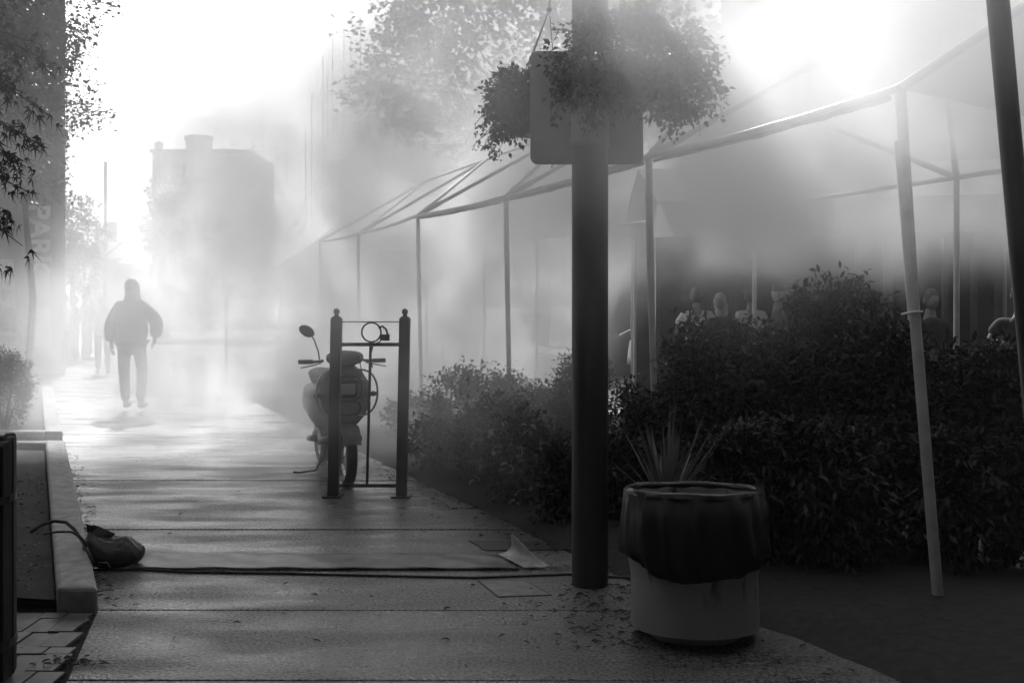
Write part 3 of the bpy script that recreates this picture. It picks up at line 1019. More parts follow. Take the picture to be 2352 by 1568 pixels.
shrub(1640, 6.5, 745, 130, 'dense bush with fine leaves behind the yucca', 'broad', 340, 14)
shrub(1790, 6.2, 760, 125, 'dense bush under the man in the striped shirt', 'broad', 340, 14)
shrub(1930, 6.6, 640, 130, 'tallest bush of the hedge in front of the stall', 'broad', 420, 14)
shrub(2040, 6.0, 740, 120, 'bush just left of the nearest white tent leg', 'broad', 340, 14)
shrub(2190, 6.3, 800, 110, 'thin gappy bush right of the nearest white tent leg', 'broad', 240, 12)
shrub(2320, 5.7, 780, 130, 'bush behind the dark post at the right edge', 'broad', 320, 14)
shrub(1700, 5.6, 985, 130, 'low black-shaded bush behind the waste barrel', 'broad', 260, 14)
shrub(1900, 5.5, 960, 150, 'low black-shaded bush right of the waste barrel', 'broad', 300, 14)
shrub(2200, 5.55, 985, 170, 'low black-shaded bush around the nearest tent leg foot', 'broad', 300, 14)
shrub(10, 11.6, 800, 75, 'dark fine-leaved bush at the left edge of the far bed', 'conifer', 300, 20)
shrub(1600, 7.2, 715, 90, 'loose open bush with stray shoots in front of the white t-shirt man', 'broad', 90, 8)
shrub(1735, 6.9, 700, 80, 'loose bush with stray shoots in front of the white-shirted man', 'broad', 80, 8)
shrub(1010, 8.9, 960, 90, 'small bush low on the kerb side right of the rack', 'round', 200, 14)
shrub(1130, 8.3, 905, 110, 'bush between the misty one and the pale-leaved one', 'round', 260, 14)
shrub(1265, 8.6, 880, 110, 'shadowy bush left of the conifer', 'round', 260, 14)
shrub(1500, 7.2, 905, 80, 'bush at the foot of the second white tent leg', 'broad', 220, 14)
shrub(1290, 6.7, 1010, 70, 'low bush touching the left side of the main pole', 'round', 200, 14)
shrub(1200, 9.9, 850, 120, 'far bush behind the third white tent leg', 'round', 240, 14)
# twigs sticking out of the hedge
# yucca
yu = thing('yucca', 'spiky yucca with stiff pale-edged blades behind the waste barrel', 'yucca', (PX(1530, 5.25), 5.25, 0))
yb = MB(); yb.tube([(0, 0, -.02), (.01, 0, .20), (0, 0, .42)], [.05, .045, .04], 10); yb.build('stem', BARK, yu, True)
ym = mat('yucca_blade', .16, .35, .4, 5, 0, trans=.15, stretch=(.3, .3, .3))
bl = MB()
random.seed(5)
for k in range(58):
    az = random.uniform(0, 2 * PI); el_ = R(min(89, random.gauss(66, 15)))
    L_ = random.uniform(.26, .60)
    d = Vector((math.cos(az) * math.cos(el_), math.sin(az) * math.cos(el_) * .8, math.sin(el_)))
    s_ = d.cross(Vector((0, 0, 1))).normalized() if abs(d.z) < .98 else Vector((1, 0, 0))
    u = s_.cross(d)
    b0 = Vector((0, 0, .40)) + d * .03
    wv = random.uniform(.006, .012)
    vs = []
    for f_, wf in ((0, .8), (.3, 1.0), (.65, .75), (1, .02)):
        p = b0 + d * L_ * f_ - Vector((0, 0, .10 * (1 - d.z) * f_ * f_))
        vs += [p - s_ * wv * wf, p + u * .005 * wf, p + s_ * wv * wf]
    bl.add(vs, [(i * 3 + j, i * 3 + j + 1, i * 3 + j + 4, i * 3 + j + 3) for i in range(3) for j in range(2)])
bl.build('blade', ym, yu)

# ------------------------------------------------------------------ main pole, plate, hanging baskets
YP = 5.33
XP = PX(1355, YP)
pole = thing('sign_pole', 'thick black street pole carrying a rounded sign plate, centre right', 'pole', (XP, YP, 0))
r_ = .0975
p_ = MB(); p_.lathe([(r_, -.02), (r_, 4.6)], 36, closed=True); p_.build('shaft', POLEM, pole, True)
p_ = MB(); zw = PZ(338, YP)
p_.lathe([(r_ + .001, zw), (r_ + .004, zw), (r_ + .004, zw + .50), (r_ + .001, zw + .50)], 36); wr = p_.build('notice_wrap', SIGNB, pole, True)
text('lettering', 'BOY', .036, WHCL, wr, (PX(1338, YP) - XP, -r_ - .006, PZ(298, YP)), (R(90), R(-8), 0), .0008, .0008)
p_ = MB(); p_.lathe([(r_ + .0035, zw - .004), (r_ + .006, zw), (r_ + .006, zw + .012), (r_ + .0035, zw + .016)], 36); p_.build('band', GREYM, pole, True)


def rrect(x0, x1, z0, z1, r, n=6):
    pts = []
    for (cx_, cz, a0) in ((x1 - r, z1 - r, 0), (x0 + r, z1 - r, 90), (x0 + r, z0 + r, 180), (x1 - r, z0 + r, 270)):
        for k in range(n + 1):
            a = R(a0 + 90 * k / n)
            pts.append((cx_ + r * math.cos(a), cz + r * math.sin(a)))
    return pts


p_ = MB(); Ypl = YP + .115
p_.prism(rrect(PX(1218, Ypl) - XP, PX(1477, Ypl) - XP, PZ(378, Ypl), PZ(118, Ypl), .04), .112, .116); p_.build('sign_plate', SIGNB, pole)
st_ = MB()
for z in (PZ(350, YP), PZ(150, YP)):
    st_.box((-.03, .098, z - .02), (.03, .111, z + .02))
st_.build('bracket', GREYM, pole)


def basket(label, px, py, Y, rr, n_cl, chain_to):
    c = PT(px, py, Y)
    t = thing('hanging_basket', label, 'hanging basket', c, 0, 'hanging baskets')
    b = MB(); b.lathe([(.02, -.17), (.10, -.16), (.16, -.08), (.185, 0), (.19, .015), (.175, .015), (.17, 0)], 24); b.build('basket', DKPL, t, True)
    lobes = [(0, 0, .05, rr, rr * .8, rr * .62), (rr * .55, 0, -.10, rr * .5, rr * .5, rr * .45), (-rr * .5, 0, -.06, rr * .5, rr * .5, rr * .45), (0, 0, rr * .42, rr * .5, rr * .5, rr * .3)]
    pos, dr, cc, d = clump_points(lobes, n_cl, 18, .026, .5)
    dr[:, 2] -= .45
    # trailing sprays
    tr_ = MB(); TP, TD = [], []; chain = []
    for k in range(30):
        a = random.uniform(0, 2 * PI); q = rr * random.uniform(.75, 1.02)
        p0 = Vector((math.cos(a) * q, math.sin(a) * q * .8, random.uniform(-.2, .0)))
        L_ = random.uniform(.06, .2) * (1 if rr > .3 else .8)
        p1 = p0 + Vector((math.cos(a) * L_ * .5, math.sin(a) * L_ * .5, -L_))
        md = p0.lerp(p1, .5) + Vector((math.cos(a), math.sin(a), 0)) * L_ * .2
        chain += [Vector((0, 0, random.uniform(.0, .02))), p0, md, p1, md + Vector((.001, 0, 0)), p0 + Vector((.001, 0, 0))]
        for j in range(9):
            f_ = random.random()
            TP.append(p0.lerp(p1, f_) + Vector((random.gauss(0, .008), random.gauss(0, .008), 0))); TD.append((random.gauss(0, 1), random.gauss(0, 1), -.8))
    tr_.tube(chain, .0016, 4)
    tr_.build('stem', BARK, t)
    pos = np.concatenate([pos, np.array(TP)]); dr = np.concatenate([dr, np.array(TD)])
    leaves('foliage', T_LEAF, pos, dr, .030 * rng.uniform(.6, 1.4, len(pos)), .7, LEAFA, t)
    ch = MB()
    top = Vector(chain_to) - c
    for a in (0, 2.1, 4.2):
        ch.tube([(.17 * math.cos(a), .17 * math.sin(a), .01), top], .003, 5)
    ch.tube([top, top + Vector((0, 0, .12))], .006, 6); ch.ball(top, .016, 8, 6)
    ch.build('hanger', DKPL, t, True)
    return t


YA = 5.12
basket('large overflowing hanging basket in front of the sign pole', 1452, 165, YA, .42, 520, (PX(1452, YA), YA, 3.62))
basket('smaller hanging basket trailing leaves left of the sign plate', 1212, 248, 5.75, .27, 300, (PX(1262, 5.75), 5.75, PZ(22, 5.75)))
arm = thing('basket_bracket', 'curved black bracket arms at the top of the sign pole, above the baskets', 'bracket', (XP, YP, 0))
a_ = MB()
a_.tube([(0, -.09, 3.85), (PX(1400, YA) - XP, YA - YP, 3.95), (PX(1452, YA) - XP, YA - YP, 3.86), (PX(1452, YA) - XP, YA - YP, 3.74)], .012, 8)
a_.tube([(-.09, .0, 3.55), (-.22, .25, 3.62), (PX(1262, 5.75) - XP, 5.75 - YP, 3.50), (PX(1262, 5.75) - XP, 5.75 - YP, PZ(22, 5.75) + .12)], .010, 8)
a_.build('arm', BLACKM, arm, True)

# slim dark post at right
rpo = thing('slim_post', 'slim dark leaning metal post at the right edge', 'post', (PX(2440, 3.7), 3.7, 0))
q = MB(); q.tube([(0, 0, -.02), (PX(2292, 3.7) - PX(2440, 3.7), 0, PZ(0, 3.7)), (PX(2292, 3.7) - PX(2440, 3.7) - .04, 0, PZ(0, 3.7) + .5)], .040, 20); q.build('shaft', mat('post_dark', .03, .45, .3, 6, .05), rpo, True)
q = MB(); q.lathe([(.09, 0), (.09, .012), (.05, .014)], 20); q.build('base_plate', POLEM, rpo)

# ------------------------------------------------------------------ white tube tent frame along the strip
fr = thing('tent_frame', 'long bare white tube tent frame running over the hedge', 'tent frame', (1.9, 4.9, 0))
O = Vector((1.9, 4.9, 0))
E_ = [PT(2068, 200, 4.9), PT(1490, 360, 7.2), PT(1163, 452, 9.9), PT(960, 495, 12.0), PT(823, 538, 15.2), PT(735, 552, 16.9)]
E_ = [Vector((p.x, p.y, 2.56)) - O for p in E_]
NV = Vector((1, .43, 0)).normalized() * 3.0
E2_ = [p + NV for p in E_]
feet = [.19, .06, .04, .05, .03, .02]
for i, (a, ft) in enumerate(zip(E_, feet)):
    q = MB(); rr = .027 if i < 1 else .024
    q.tube([(a.x + ft, a.y, 0), (a.x + ft * .35, a.y, 1.5), (a.x, a.y, 2.54)], rr, 12)
    q.tube([(a.x + ft * .36, a.y, 1.42), (a.x + .0, a.y, 2.3)], rr * 1.08, 12)
    leg = q.build('leg', WHITEM, fr, True)
    q = MB(); q.lathe([(.07, 0), (.07, .008), (.03, .012)], 14, Matrix.Translation((a.x + ft, a.y, 0))); q.build('foot_plate', WHITEM, leg)
    if i == 0:
        q = MB(); x = PX(2100, 4.9) - O.x; z = PZ(716, 4.9)
        q.tube([(x - .075, -.03, z - .012), (x - .02, -.032, z), (x + .03, -.03, z + .002)], .006, 6); q.build('tie', WHCL, leg)
for i, a in enumerate(E2_):
    q = MB(); q.tube([(a.x, a.y, 0), (a.x, a.y, 2.54)], .024, 12); q.build('leg', WHITEM, fr, True)
for i in range(5):
    q = MB()
    a, b = E_[i], E_[i + 1]
    pts = [a.lerp(b, f_) + Vector((0, 0, -.02 * math.sin(f_ * PI) + random.uniform(-.004, .004))) for f_ in [k / 10 for k in range(11)]]
    q.tube(pts, [.0235 if 0 < k < 10 else .022 for k in range(11)], 12)
    q.build('eave_tube', WHITEM, fr, True)
    q = MB(); q.tube([E2_[i], E2_[i + 1]], .022, 10); q.build('eave_tube', WHITEM, fr, True)
    pk = (E_[i] + E_[i + 1] + E2_[i] + E2_[i + 1]) / 4
    pk.z = 3.55
    for c in ((E_[i], E_[i + 1], E2_[i], E2_[i + 1])[(i == 0):] if i < 2 else (E_[i], E_[i + 1])):
        q = MB(); c2 = c.lerp(pk, .12)
        q.tube([c, c2, pk], [.022, .022, .020], 10); q.tube([c, c.lerp(pk, .14)], .027, 10)
        q.build('rafter', WHITEM, fr, True)
    if i:
        q = MB(); q.tube([pk_old, pk], .018, 10); q.build('ridge_tube', WHITEM, fr, True)
    pk_old = pk
# sag of tarpaulin still rolled along the eaves
for i in (0, 1, 2):
    q = MB(); a, b = E_[i], E_[i + 1]
    pts = []; rad = []
    for k in range(25):
        f_ = .03 + .94 * k / 24
        pts.append(a.lerp(b, f_) + Vector((.0, 0, -.034 - .018 * math.sin(f_ * PI) + random.uniform(-.004, .004)))); rad.append(.014 + random.uniform(-.003, .005))
    q.tube(pts, rad, 8); q.build('rolled_tarp', FABDK, fr, 'full')
# the next tent towards the camera has its roof cloth on
nt_ = thing('roofed_tent', 'tent with a grey cloth roof at the top right corner', 'tent', (3.2, 2.2, 0))
O2 = Vector((3.2, 2.2, 0))
Ea = E_[0] + O - O2; Eb = Ea + NV
Dn = Vector((.43, -1, 0)).normalized() * 3
Ec = Ea + Dn; Ed = Eb + Dn
pk = (Ea + Eb + Ec + Ed) / 4; pk.z = 3.90
for c in (Eb, Ec, Ed):
    q = MB(); q.tube([(c.x, c.y, 0), (c.x, c.y, 2.54)], .025, 12); q.build('leg', WHITEM, nt_, True)
for a, b in ((Ec, Ed), (Eb, Ed)):
    q = MB(); q.tube([a, b], .024, 10); q.build('eave_tube', WHITEM, nt_, True)
for c in (Ea, Eb, Ec, Ed):
    q = MB(); q.tube([c, pk], .026, 10); q.build('rafter', WHITEM, nt_, True)
q = MB(); up = Vector((0, 0, -.006))
pts = [Ea + up, Eb + up, Ed + up, Ec + up, pk + up]
mdl = Ea.lerp(Eb, .5) + Vector((0, 0, -.13)); q.add(pts + [mdl], [(0, 5, 4), (5, 1, 4), (1, 2, 4), (2, 3, 4)])
q.build('roof_cloth', mat('grey_cloth', .30, .8, .1, 5, .1, trans=.35), nt_)

# ------------------------------------------------------------------ stall behind the hedge
ys = 11.6
stl = thing('market_stall', 'long open market stall with a pale valance behind the hedge', 'stall', (PX(1900, ys), ys, 0))
X0 = PX(1900, ys)
xa, xb = PX(1500, ys) - X0, PX(2560, ys) - X0
zt, zb = PZ(470, ys), PZ(545, ys)
q = MB(); nn = 60
vs = []
for i in range(nn + 1):
    x = xa + (xb - xa) * i / nn
    wv = .03 * math.sin(i * 1.7)
    vs += [(x, wv * .3 - .35, zt + .12 * i / nn), (x, wv, zb + .10 * i / nn)]
q.add(vs, [(2 * i, 2 * i + 2, 2 * i + 3, 2 * i + 1) for i in range(nn)]); q.build('valance', FABRIC, stl, 'full')
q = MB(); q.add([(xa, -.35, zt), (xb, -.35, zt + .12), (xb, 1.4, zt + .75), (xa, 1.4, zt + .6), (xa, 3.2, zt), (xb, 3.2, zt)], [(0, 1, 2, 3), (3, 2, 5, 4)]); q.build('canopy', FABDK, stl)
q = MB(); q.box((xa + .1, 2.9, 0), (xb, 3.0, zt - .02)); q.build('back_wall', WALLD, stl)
for px in (1510, 1965, 2040, 2170, 2237, 2420):
    q = MB(); x = PX(px, ys) - X0; w = .045 if px == 2040 else .025
    q.box((x - w, -.04, 0), (x + w, .04, zb - .003)); q.build('post', GREYM, stl)
q = MB(); q.box((xa + .8, .6, .0), (xb - .3, 1.3, .92)); q.build('counter', DKCL, stl)
sgp = MB(); xs = PX(2135, ys + .3) - X0
sgp.box((xs - .22, 2.80, 1.52), (xs + .22, 2.898, 1.98)); sp_ = sgp.build('notice', mat('notice_grey', .12, .6, .1, 5), stl)
text('lettering', 'STAG', .16, DKPL, sp_, (xs, 2.79, 1.72), (R(90), 0, 0), .002, .003)
# dark panelled booth left of it
Yb2 = 14.2
bt = thing('dark_booth', 'low dark booth roof under the steam behind the people', 'booth', (PX(1800, Yb2), Yb2, 0))
xa, xb = PX(1690, Yb2) - PX(1800, Yb2), PX(2020, Yb2) - PX(1800, Yb2)
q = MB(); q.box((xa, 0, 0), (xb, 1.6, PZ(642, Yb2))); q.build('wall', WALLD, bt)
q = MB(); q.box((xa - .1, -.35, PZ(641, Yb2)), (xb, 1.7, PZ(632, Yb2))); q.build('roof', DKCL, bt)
for x in (xa + .35, xa + .8, xa + 1.3):
    q = MB(); q.box((x, -.02, .9), (x + .34, -.003, 1.6)); q.build('panel', DKPL, bt)
# dark street frontage beyond, closing the right-hand side
Yf = 21.0
ff = thing('brick_frontage', 'dark brick street frontage behind the stall on the right', 'building', (10, Yf, 0))
q = MB(); q.box((-8.2, 0, -.03), (-3.7, 8, 4.3)); q.box((-3.699, .4, -.03), (16, 9, 11)); q.build('wall', WALLD, ff)
q = MB(); q.box((-8.3, -.2, 4.301), (-3.65, 8.1, 4.55)); q.build('cornice', WALLM, ff)
for k in range(8):
    x = -7.2 + k * 2.6
    f_ = MB(); f_.box((x - .06, -.08, .9), (x + 1.36, -.003, 1.0)).box((x - .06, -.08, 2.6), (x + 1.36, -.003, 2.7)).box((x - .06, -.08, 1.0), (x, -.003, 2.6)).box((x + 1.3, -.08, 1.0), (x + 1.36, -.003, 2.6))
    fo = f_.build('window', WALLM, ff); fo.location.y = .4 if x > -4 else 0
    f_ = MB(); f_.box((x + .002, -.04, 1.002), (x + 1.298, -.005, 2.598)); f_.build('pane', WINM, fo)
# white crate on the ground behind the hedge, by the woman
q = MB(); q.box((-.19, -.14, 0), (.19, .14, .26)); q.box((-.21, -.16, .262), (.21, .16, .30))
cb = q.build('cool_box', WHCL, None, bevel=.012); cb.location = (PX(1442, 11.0), 11.0, .0)
tag(cb, 'pale cool box on the ground seen through the gap right of the main pole', 'cool box')

# ------------------------------------------------------------------ bike rack with finial posts
YR = 7.75
rk = thing('hitching_rack', 'black two-post rack with ball finials and a ring between its rails', 'rack', (PX(845, YR), YR, 0))
XR = PX(845, YR)
pl0, pl1 = PX(765, YR) - XR, PX(773, YR) - XR
pr0, pr1 = PX(922, YR) - XR, PX(930, YR) - XR
for (a, b) in ((pl0, pl1), (pr0, pr1)):
    q = MB(); zt = PZ(732, YR)
    w = .041
    vs = []
    for x, z, ww in ((a, 0, w), (b, zt, w), (b, zt + .012, w * .8), (b, zt + .022, w * .45)):
        vs += [(x - ww, -ww, z), (x + ww, -ww, z), (x + ww, ww, z), (x - ww, ww, z)]
    q.add(vs, [(i * 4 + k, i * 4 + (k + 1) % 4, i * 4 + 4 + (k + 1) % 4, i * 4 + 4 + k) for i in range(3) for k in range(4)] + [(12, 13, 14, 15)])
    po_ = q.build('post', GREYM if False else mat('rack_paint', .022, .45, .3, 10, .1), rk, bevel=.006)
    q = MB(); q.lathe([(.018, zt + .02), (.016, zt + .035)], 12, Matrix.Translation((b, 0, 0))); q.ball((b, 0, zt + .055), .025, 14, 10); q.build('finial', MATS['rack_paint'], po_, 'full')
    q = MB(); q.box((a - .075, -.075, 0), (a + .075, .075, .012)); q.build('base_plate', MATS['rack_paint'], po_, bevel=.003)
RP = MATS['rack_paint']


def xlerp(a, b, z): return a + (b - a) * z / 1.4


for (py, th, nm) in ((739, .004, 'top_rod'), (791, .014, 'rail'), (1113, .013, 'rail')):
    z = PZ(py, YR) if py < 1100 else .085
    q = MB(); xa_, xb_ = xlerp(pl0, pl1, z) + .042, xlerp(pr0, pr1, z) - .042
    if th < .01: q.tube([(xa_, 0, z), (xb_, 0, z)], th, 8)
    else: q.box((xa_, -.012, z - th), (xb_, .012, z + th))
    q.build(nm, RP, rk)
q = MB(); q.tube([(PX(843, YR) - XR, 0, .098), (PX(851, YR) - XR, 0, PZ(791, YR) - .015)], .011, 8); q.build('upright', RP, rk, True)
rg = MB(); cz = PZ(763, YR); cxr = PX(853, YR) - XR
rg.tube([(cxr + .075 * math.cos(a), 0, cz + .075 * math.sin(a)) for a in [2 * PI * k / 32 for k in range(33)]], .007, 8, False); rg.build('ring', RP, rk, 'full')
lk = MB(); lx = PX(884, YR) - XR; lz = PZ(774, YR)
lk.box((lx - .036, -.02, lz - .028), (lx + .036, .02, lz + .022))
lk.tube([(lx - .05, 0, lz + .07), (lx - .02, 0, lz + .085), (lx + .01, 0, lz + .06), (lx + .02, 0, lz + .02)], .009, 8)
lk.tube([(lx - .03, -.01, lz - .03), (lx - .09, .0, lz - .06), (lx - .12, .02, lz - .16), (lx - .10, .03, lz - .24)], .006, 6)
lko = lk.build('bike_lock', DKPL, None, bevel=.006)
lko.location = (XR, YR, 0)
tag(lko, 'black cable lock hanging beside the ring on the rack rail', 'lock')

# ------------------------------------------------------------------ motor scooter behind the rack; local +X is forward
sc_ = thing('motor_scooter', 'pale motor scooter with a round mirror parked behind the black rack', 'scooter', (PX(798, 8.25), 8.25, 0), R(-90 + 20))
SC = []
def sbuild(mb, nm, m, par=sc_, **k):
    return mb.build(nm, m, par, **k)


for (x, nm) in ((0, 'front_wheel'), (-1.28, 'rear_wheel')):
    Mw = Matrix.Translation((x, 0, .23)) @ Matrix.Rotation(R(90), 4, 'X')
    q = MB(); q.lathe([(.155, -.03), (.20, -.046), (.225, -.035), (.232, 0), (.225, .035), (.20, .046), (.155, .03), (.155, -.03)], 36, Mw); wo = sbuild(q, nm, RUBBER, smooth=True)
    q = MB(); q.lathe([(.153, -.026), (.14, -.012), (.03, -.03), (.02, .03), (.14, .012), (.153, .026)], 24, Mw); q.build('rim', CHROME, wo, True)
# fork, fender
q = MB()
for sy in (-.07, .07):
    q.tube([(0, sy, .23), (-.07, sy * .9, .55)], .018, 8)
sbuild(q, 'fork', DKPL, smooth=True)
q = MB(); vs = []; nn = 14
for i in range(nn + 1):
    a = R(28 + 112 * i / nn)
    for j in range(7):
        b_ = -1 + 2 * j / 6
        rr = .262 + .02 * (1 - b_ * b_)
        vs.append((rr * math.cos(a), b_ * .085 * (1 - .35 * abs(i / nn - .45)), .23 + rr * math.sin(a)))
q.add(vs, [(i * 7 + j, i * 7 + j + 1, (i + 1) * 7 + j + 1, (i + 1) * 7 + j) for i in range(nn) for j in range(6)]); sbuild(q, 'front_fender', SCOOT, smooth='full')


def loft(rings, nm, m, par=sc_, n=20, cap=True):
    """rings: (x, z, half width, half height, tilt)"""
    q = MB(); vs = []
    for (x, z, hw, hh, tl) in rings:
        for k in range(n):
            a = 2 * PI * k / n
            cy_, cz_ = math.cos(a), math.sin(a)
            e = .75
            yy = hw * math.copysign(abs(cy_) ** e, cy_); zz = hh * math.copysign(abs(cz_) ** e, cz_)
            vs.append((x + zz * math.sin(tl), yy, z + zz * math.cos(tl)))
    fs = [(i * n + k, i * n + (k + 1) % n, (i + 1) * n + (k + 1) % n, (i + 1) * n + k) for i in range(len(rings) - 1) for k in range(n)]
    if cap: fs += [tuple(range(n))[::-1], tuple(range((len(rings) - 1) * n, len(rings) * n))]
    q.add(vs, fs); return q.build(nm, m, par, 'full')


# leg shield: shaped plate, tall and narrowing to the fender
q = MB(); vs = []
prof = [(.50, .09, .0), (.55, .14, -.02), (.62, .19, -.04), (.72, .215, -.07), (.84, .20, -.10), (.93, .15, -.13), (.98, .09, -.15)]
for (z, hw, x) in prof:
    for j in range(9):
        b_ = -1 + 2 * j / 8
        vs.append((x + .07 * (1 - b_ * b_) - .02, hw * b_, z))
for (z, hw, x) in prof:
    for j in range(9):
        b_ = -1 + 2 * j / 8
        vs.append((x + .07 * (1 - b_ * b_) - .05, hw * b_ * .97, z))
nP = len(prof)
fs = [(i * 9 + j, i * 9 + j + 1, (i + 1) * 9 + j + 1, (i + 1) * 9 + j) for i in range(nP - 1) for j in range(8)]
fs += [tuple(nP * 9 + k for k in f) for f in fs]
fs += [(i * 9, (i + 1) * 9, nP * 9 + (i + 1) * 9, nP * 9 + i * 9) for i in range(nP - 1)] + [(i * 9 + 8, (i + 1) * 9 + 8, nP * 9 + (i + 1) * 9 + 8, nP * 9 + i * 9 + 8) for i in range(nP - 1)]
fs += [(j, j + 1, nP * 9 + j + 1, nP * 9 + j) for j in range(8)] + [((nP - 1) * 9 + j, (nP - 1) * 9 + j + 1, (2 * nP - 1) * 9 + j + 1, (2 * nP - 1) * 9 + j) for j in range(8)]
q.add(vs, fs); lsh = sbuild(q, 'leg_shield', SCOOT, smooth='full')
# square headlamp with dark surround and the trim loops
q = MB(); Mh = Matrix.Translation((-.02, 0, .80)) @ Matrix.Rotation(R(8), 4, 'Y')
q.box((.0, -.085, -.075), (.05, .085, .075), Mh); hl = q.build('headlight', DKPL, sc_, bevel=.015)
q = MB(); q.box((.047, -.06, -.045), (.060, .06, .045), Mh); q.build('lens', GLASS, hl, bevel=.012)
q = MB()
for (zc, ry, rz_) in ((.80, .115, .10), (.64, .10, .055)):
    q.tube([(.045 - (zc - .64) * .12, ry * math.copysign(abs(math.cos(a)) ** .6, math.cos(a)), zc + rz_ * math.copysign(abs(math.sin(a)) ** .6, math.sin(a))) for a in [2 * PI * k / 28 for k in range(29)]], .006, 6, False)
sbuild(q, 'trim_loop', DKPL, smooth='full')
q = MB()
for sy in (-1, 1):
    q.tube([(-.01, sy * (.09 + .165 * math.sin(PI * k / 16) ** .7), .76 + .19 * math.cos(PI * k / 16)) for k in range(17)], .009, 8)
    q.tube([(.02, sy * .05, .88), (.07, sy * .13, .87), (.08, sy * .14, .76), (.06, sy * .10, .70)], .006, 6)
sbuild(q, 'crash_bar', CHROME, smooth=True)
q = MB(); q.tube([(-.10, .03, .98), (-.02, .10, 1.06), (.0, .12, .92), (-.02, .06, .80)], .005, 6); q.tube([(-.10, -.03, .98), (-.0, -.11, 1.04), (.0, -.12, .9)], .005, 6)
sbuild(q, 'cable', DKPL, smooth=True)
for sy in (-1, 1):
    q = MB(); q.ball((-.09, sy * .235, .74), (.03, .035, .022), 12, 8); q.tube([(-.09, sy * .17, .74), (-.09, sy * .22, .74)], .008, 6); q.build('indicator', DKPL, sc_, 'full')
# handlebar cowl
loft([(-.02, 1.02, .03, .02, 0), (-.05, 1.03, .11, .05, 0), (-.10, 1.045, .155, .062, 0), (-.18, 1.04, .15, .055, 0), (-.24, 1.02, .10, .035, 0)], 'handlebar_cowl', SCOOT)
q = MB(); q.tube([(-.17, -.17, 1.02), (-.20, -.24, 1.01), (-.23, -.32, 1.01)], .012, 8); q.tube([(-.17, .17, 1.02), (-.20, .24, 1.01), (-.23, .32, 1.01)], .012, 8); q.tube([(-.14, 0, 1.0), (-.06, 0, .55)], .03, 10); hb = sbuild(q, 'handlebar', DKPL, smooth=True)
for sy in (-1, 1):
    q = MB(); q.tube([(-.215, sy * .25, 1.01), (-.24, sy * .37, 1.01)], .019, 12); q.build('grip', RUBBER, hb, True)
    q = MB(); q.tube([(-.18, sy * .19, 1.0), (-.14, sy * .26, .985), (-.16, sy * .36, .965)], .006, 6); q.build('brake_lever', CHROME, hb, True)
    q = MB()
    if sy < 0:
        q.tube([(-.19, sy * .20, 1.03), (-.19, sy * .21, 1.10), (-.17, sy * .25, 1.20), (-.17, sy * .27, 1.23)], .006, 6)
        q.ball((-.165, sy * .31, 1.27), (.014, .070, .045), 18, 10, Matrix.Rotation(R(sy * 32), 3, 'X'))
        q.build('mirror', DKPL, sc_, 'full')
# floor, seat body, seat, tail
loft([(-.10, .50, .07, .05, 0), (-.13, .36, .15, .05, 0), (-.45, .31, .17, .045, 0), (-.62, .34, .15, .06, 0)], 'floorboard', DKPL)
loft([(-.58, .48, .08, .16, -.2), (-.68, .52, .15, .21, -.1), (-.90, .56, .19, .19, 0), (-1.2, .60, .20, .15, 0), (-1.42, .66, .16, .09, 0), (-1.52, .70, .07, .04, 0)], 'body', SCOOT)
loft([(-.62, .77, .08, .03, 0), (-.72, .79, .13, .045, 0), (-1.0, .80, .15, .05, 0), (-1.3, .84, .13, .05, 0), (-1.42, .86, .07, .03, 0)], 'seat', RUBBER)
q = MB(); q.ball((-1.05, 0, .28), (.22, .13, .10), 16, 9); q.tube([(-1.28, -.12, .23), (-.95, -.12, .27)], .03, 8); q.tube([(-1.35, .13, .30), (-.95, .13, .24)], .04, 10); sbuild(q, 'engine', DKPL, smooth='full')
q = MB(); q.tube([(-.62, -.05, .26), (-.64, -.16, .03), (-.62, -.30, .02), (-.60, -.36, .03)], .010, 8); sbuild(q, 'side_stand', DKPL, smooth=True)

# ------------------------------------------------------------------ waste barrel with black liner
YW = 4.5
wb = thing('waste_barrel', 'pale stained plastic barrel with a black bag folded over its rim', 'bin', (PX(1596, YW), YW, 0))
q = MB()
q.lathe([(.01, .012), (.200, .004), (.218, .022), (.236, .07), (.260, .15), (.282, .25), (.297, .35), (.305, .50), (.304, .63), (.295, .64), (.285, .63), (.285, .05)], 56)
q.build('barrel', BARREL, wb, True)
q = MB()
def bagw(r, z, a, i):
    if i in (5, 6, 7, 8):
        k = {5: .25, 6: .6, 7: 1.0, 8: 1.0}[i]
        fr = math.sin(a)           # -1 faces the camera
        edge = .365 - .085 * math.cos(a + PI / 2 + .12) ** 3 - .012 * math.sin(5 * a)
        z = .60 + (edge - .60) * ({5: .35, 6: .75, 7: .97, 8: 1.0}[i])
        r += .011 * math.sin(9 * a + i * 2.1) * k + .009 * math.sin(17 * a - i * 1.3) + .005 * math.sin(31 * a + i * 2)
    else:
        r += .004 * math.sin(13 * a + i) * (i > 2)
    return r, z
q.lathe([(.02, .12), (.25, .14), (.278, .35), (.290, .652), (.313, .656), (.322, .5), (.335, .4), (.330, .3), (.312, .3)], 90, None, bagw)
q.build('bin_liner', BAGM, wb, 'full')
q = MB(); q.lathe([(.282, .648), (.285, .660), (.300, .664), (.312, .658), (.316, .640)], 72, None, lambda r, z, a, i: (r + .0015 * math.sin(11 * a), z + .002 * math.sin(6 * a))); q.build('rim_fold', mat('liner_edge', .02, .22, .3, 9, .3), wb, 'full')

wb.rotation_euler = (R(-5), 0, 0)
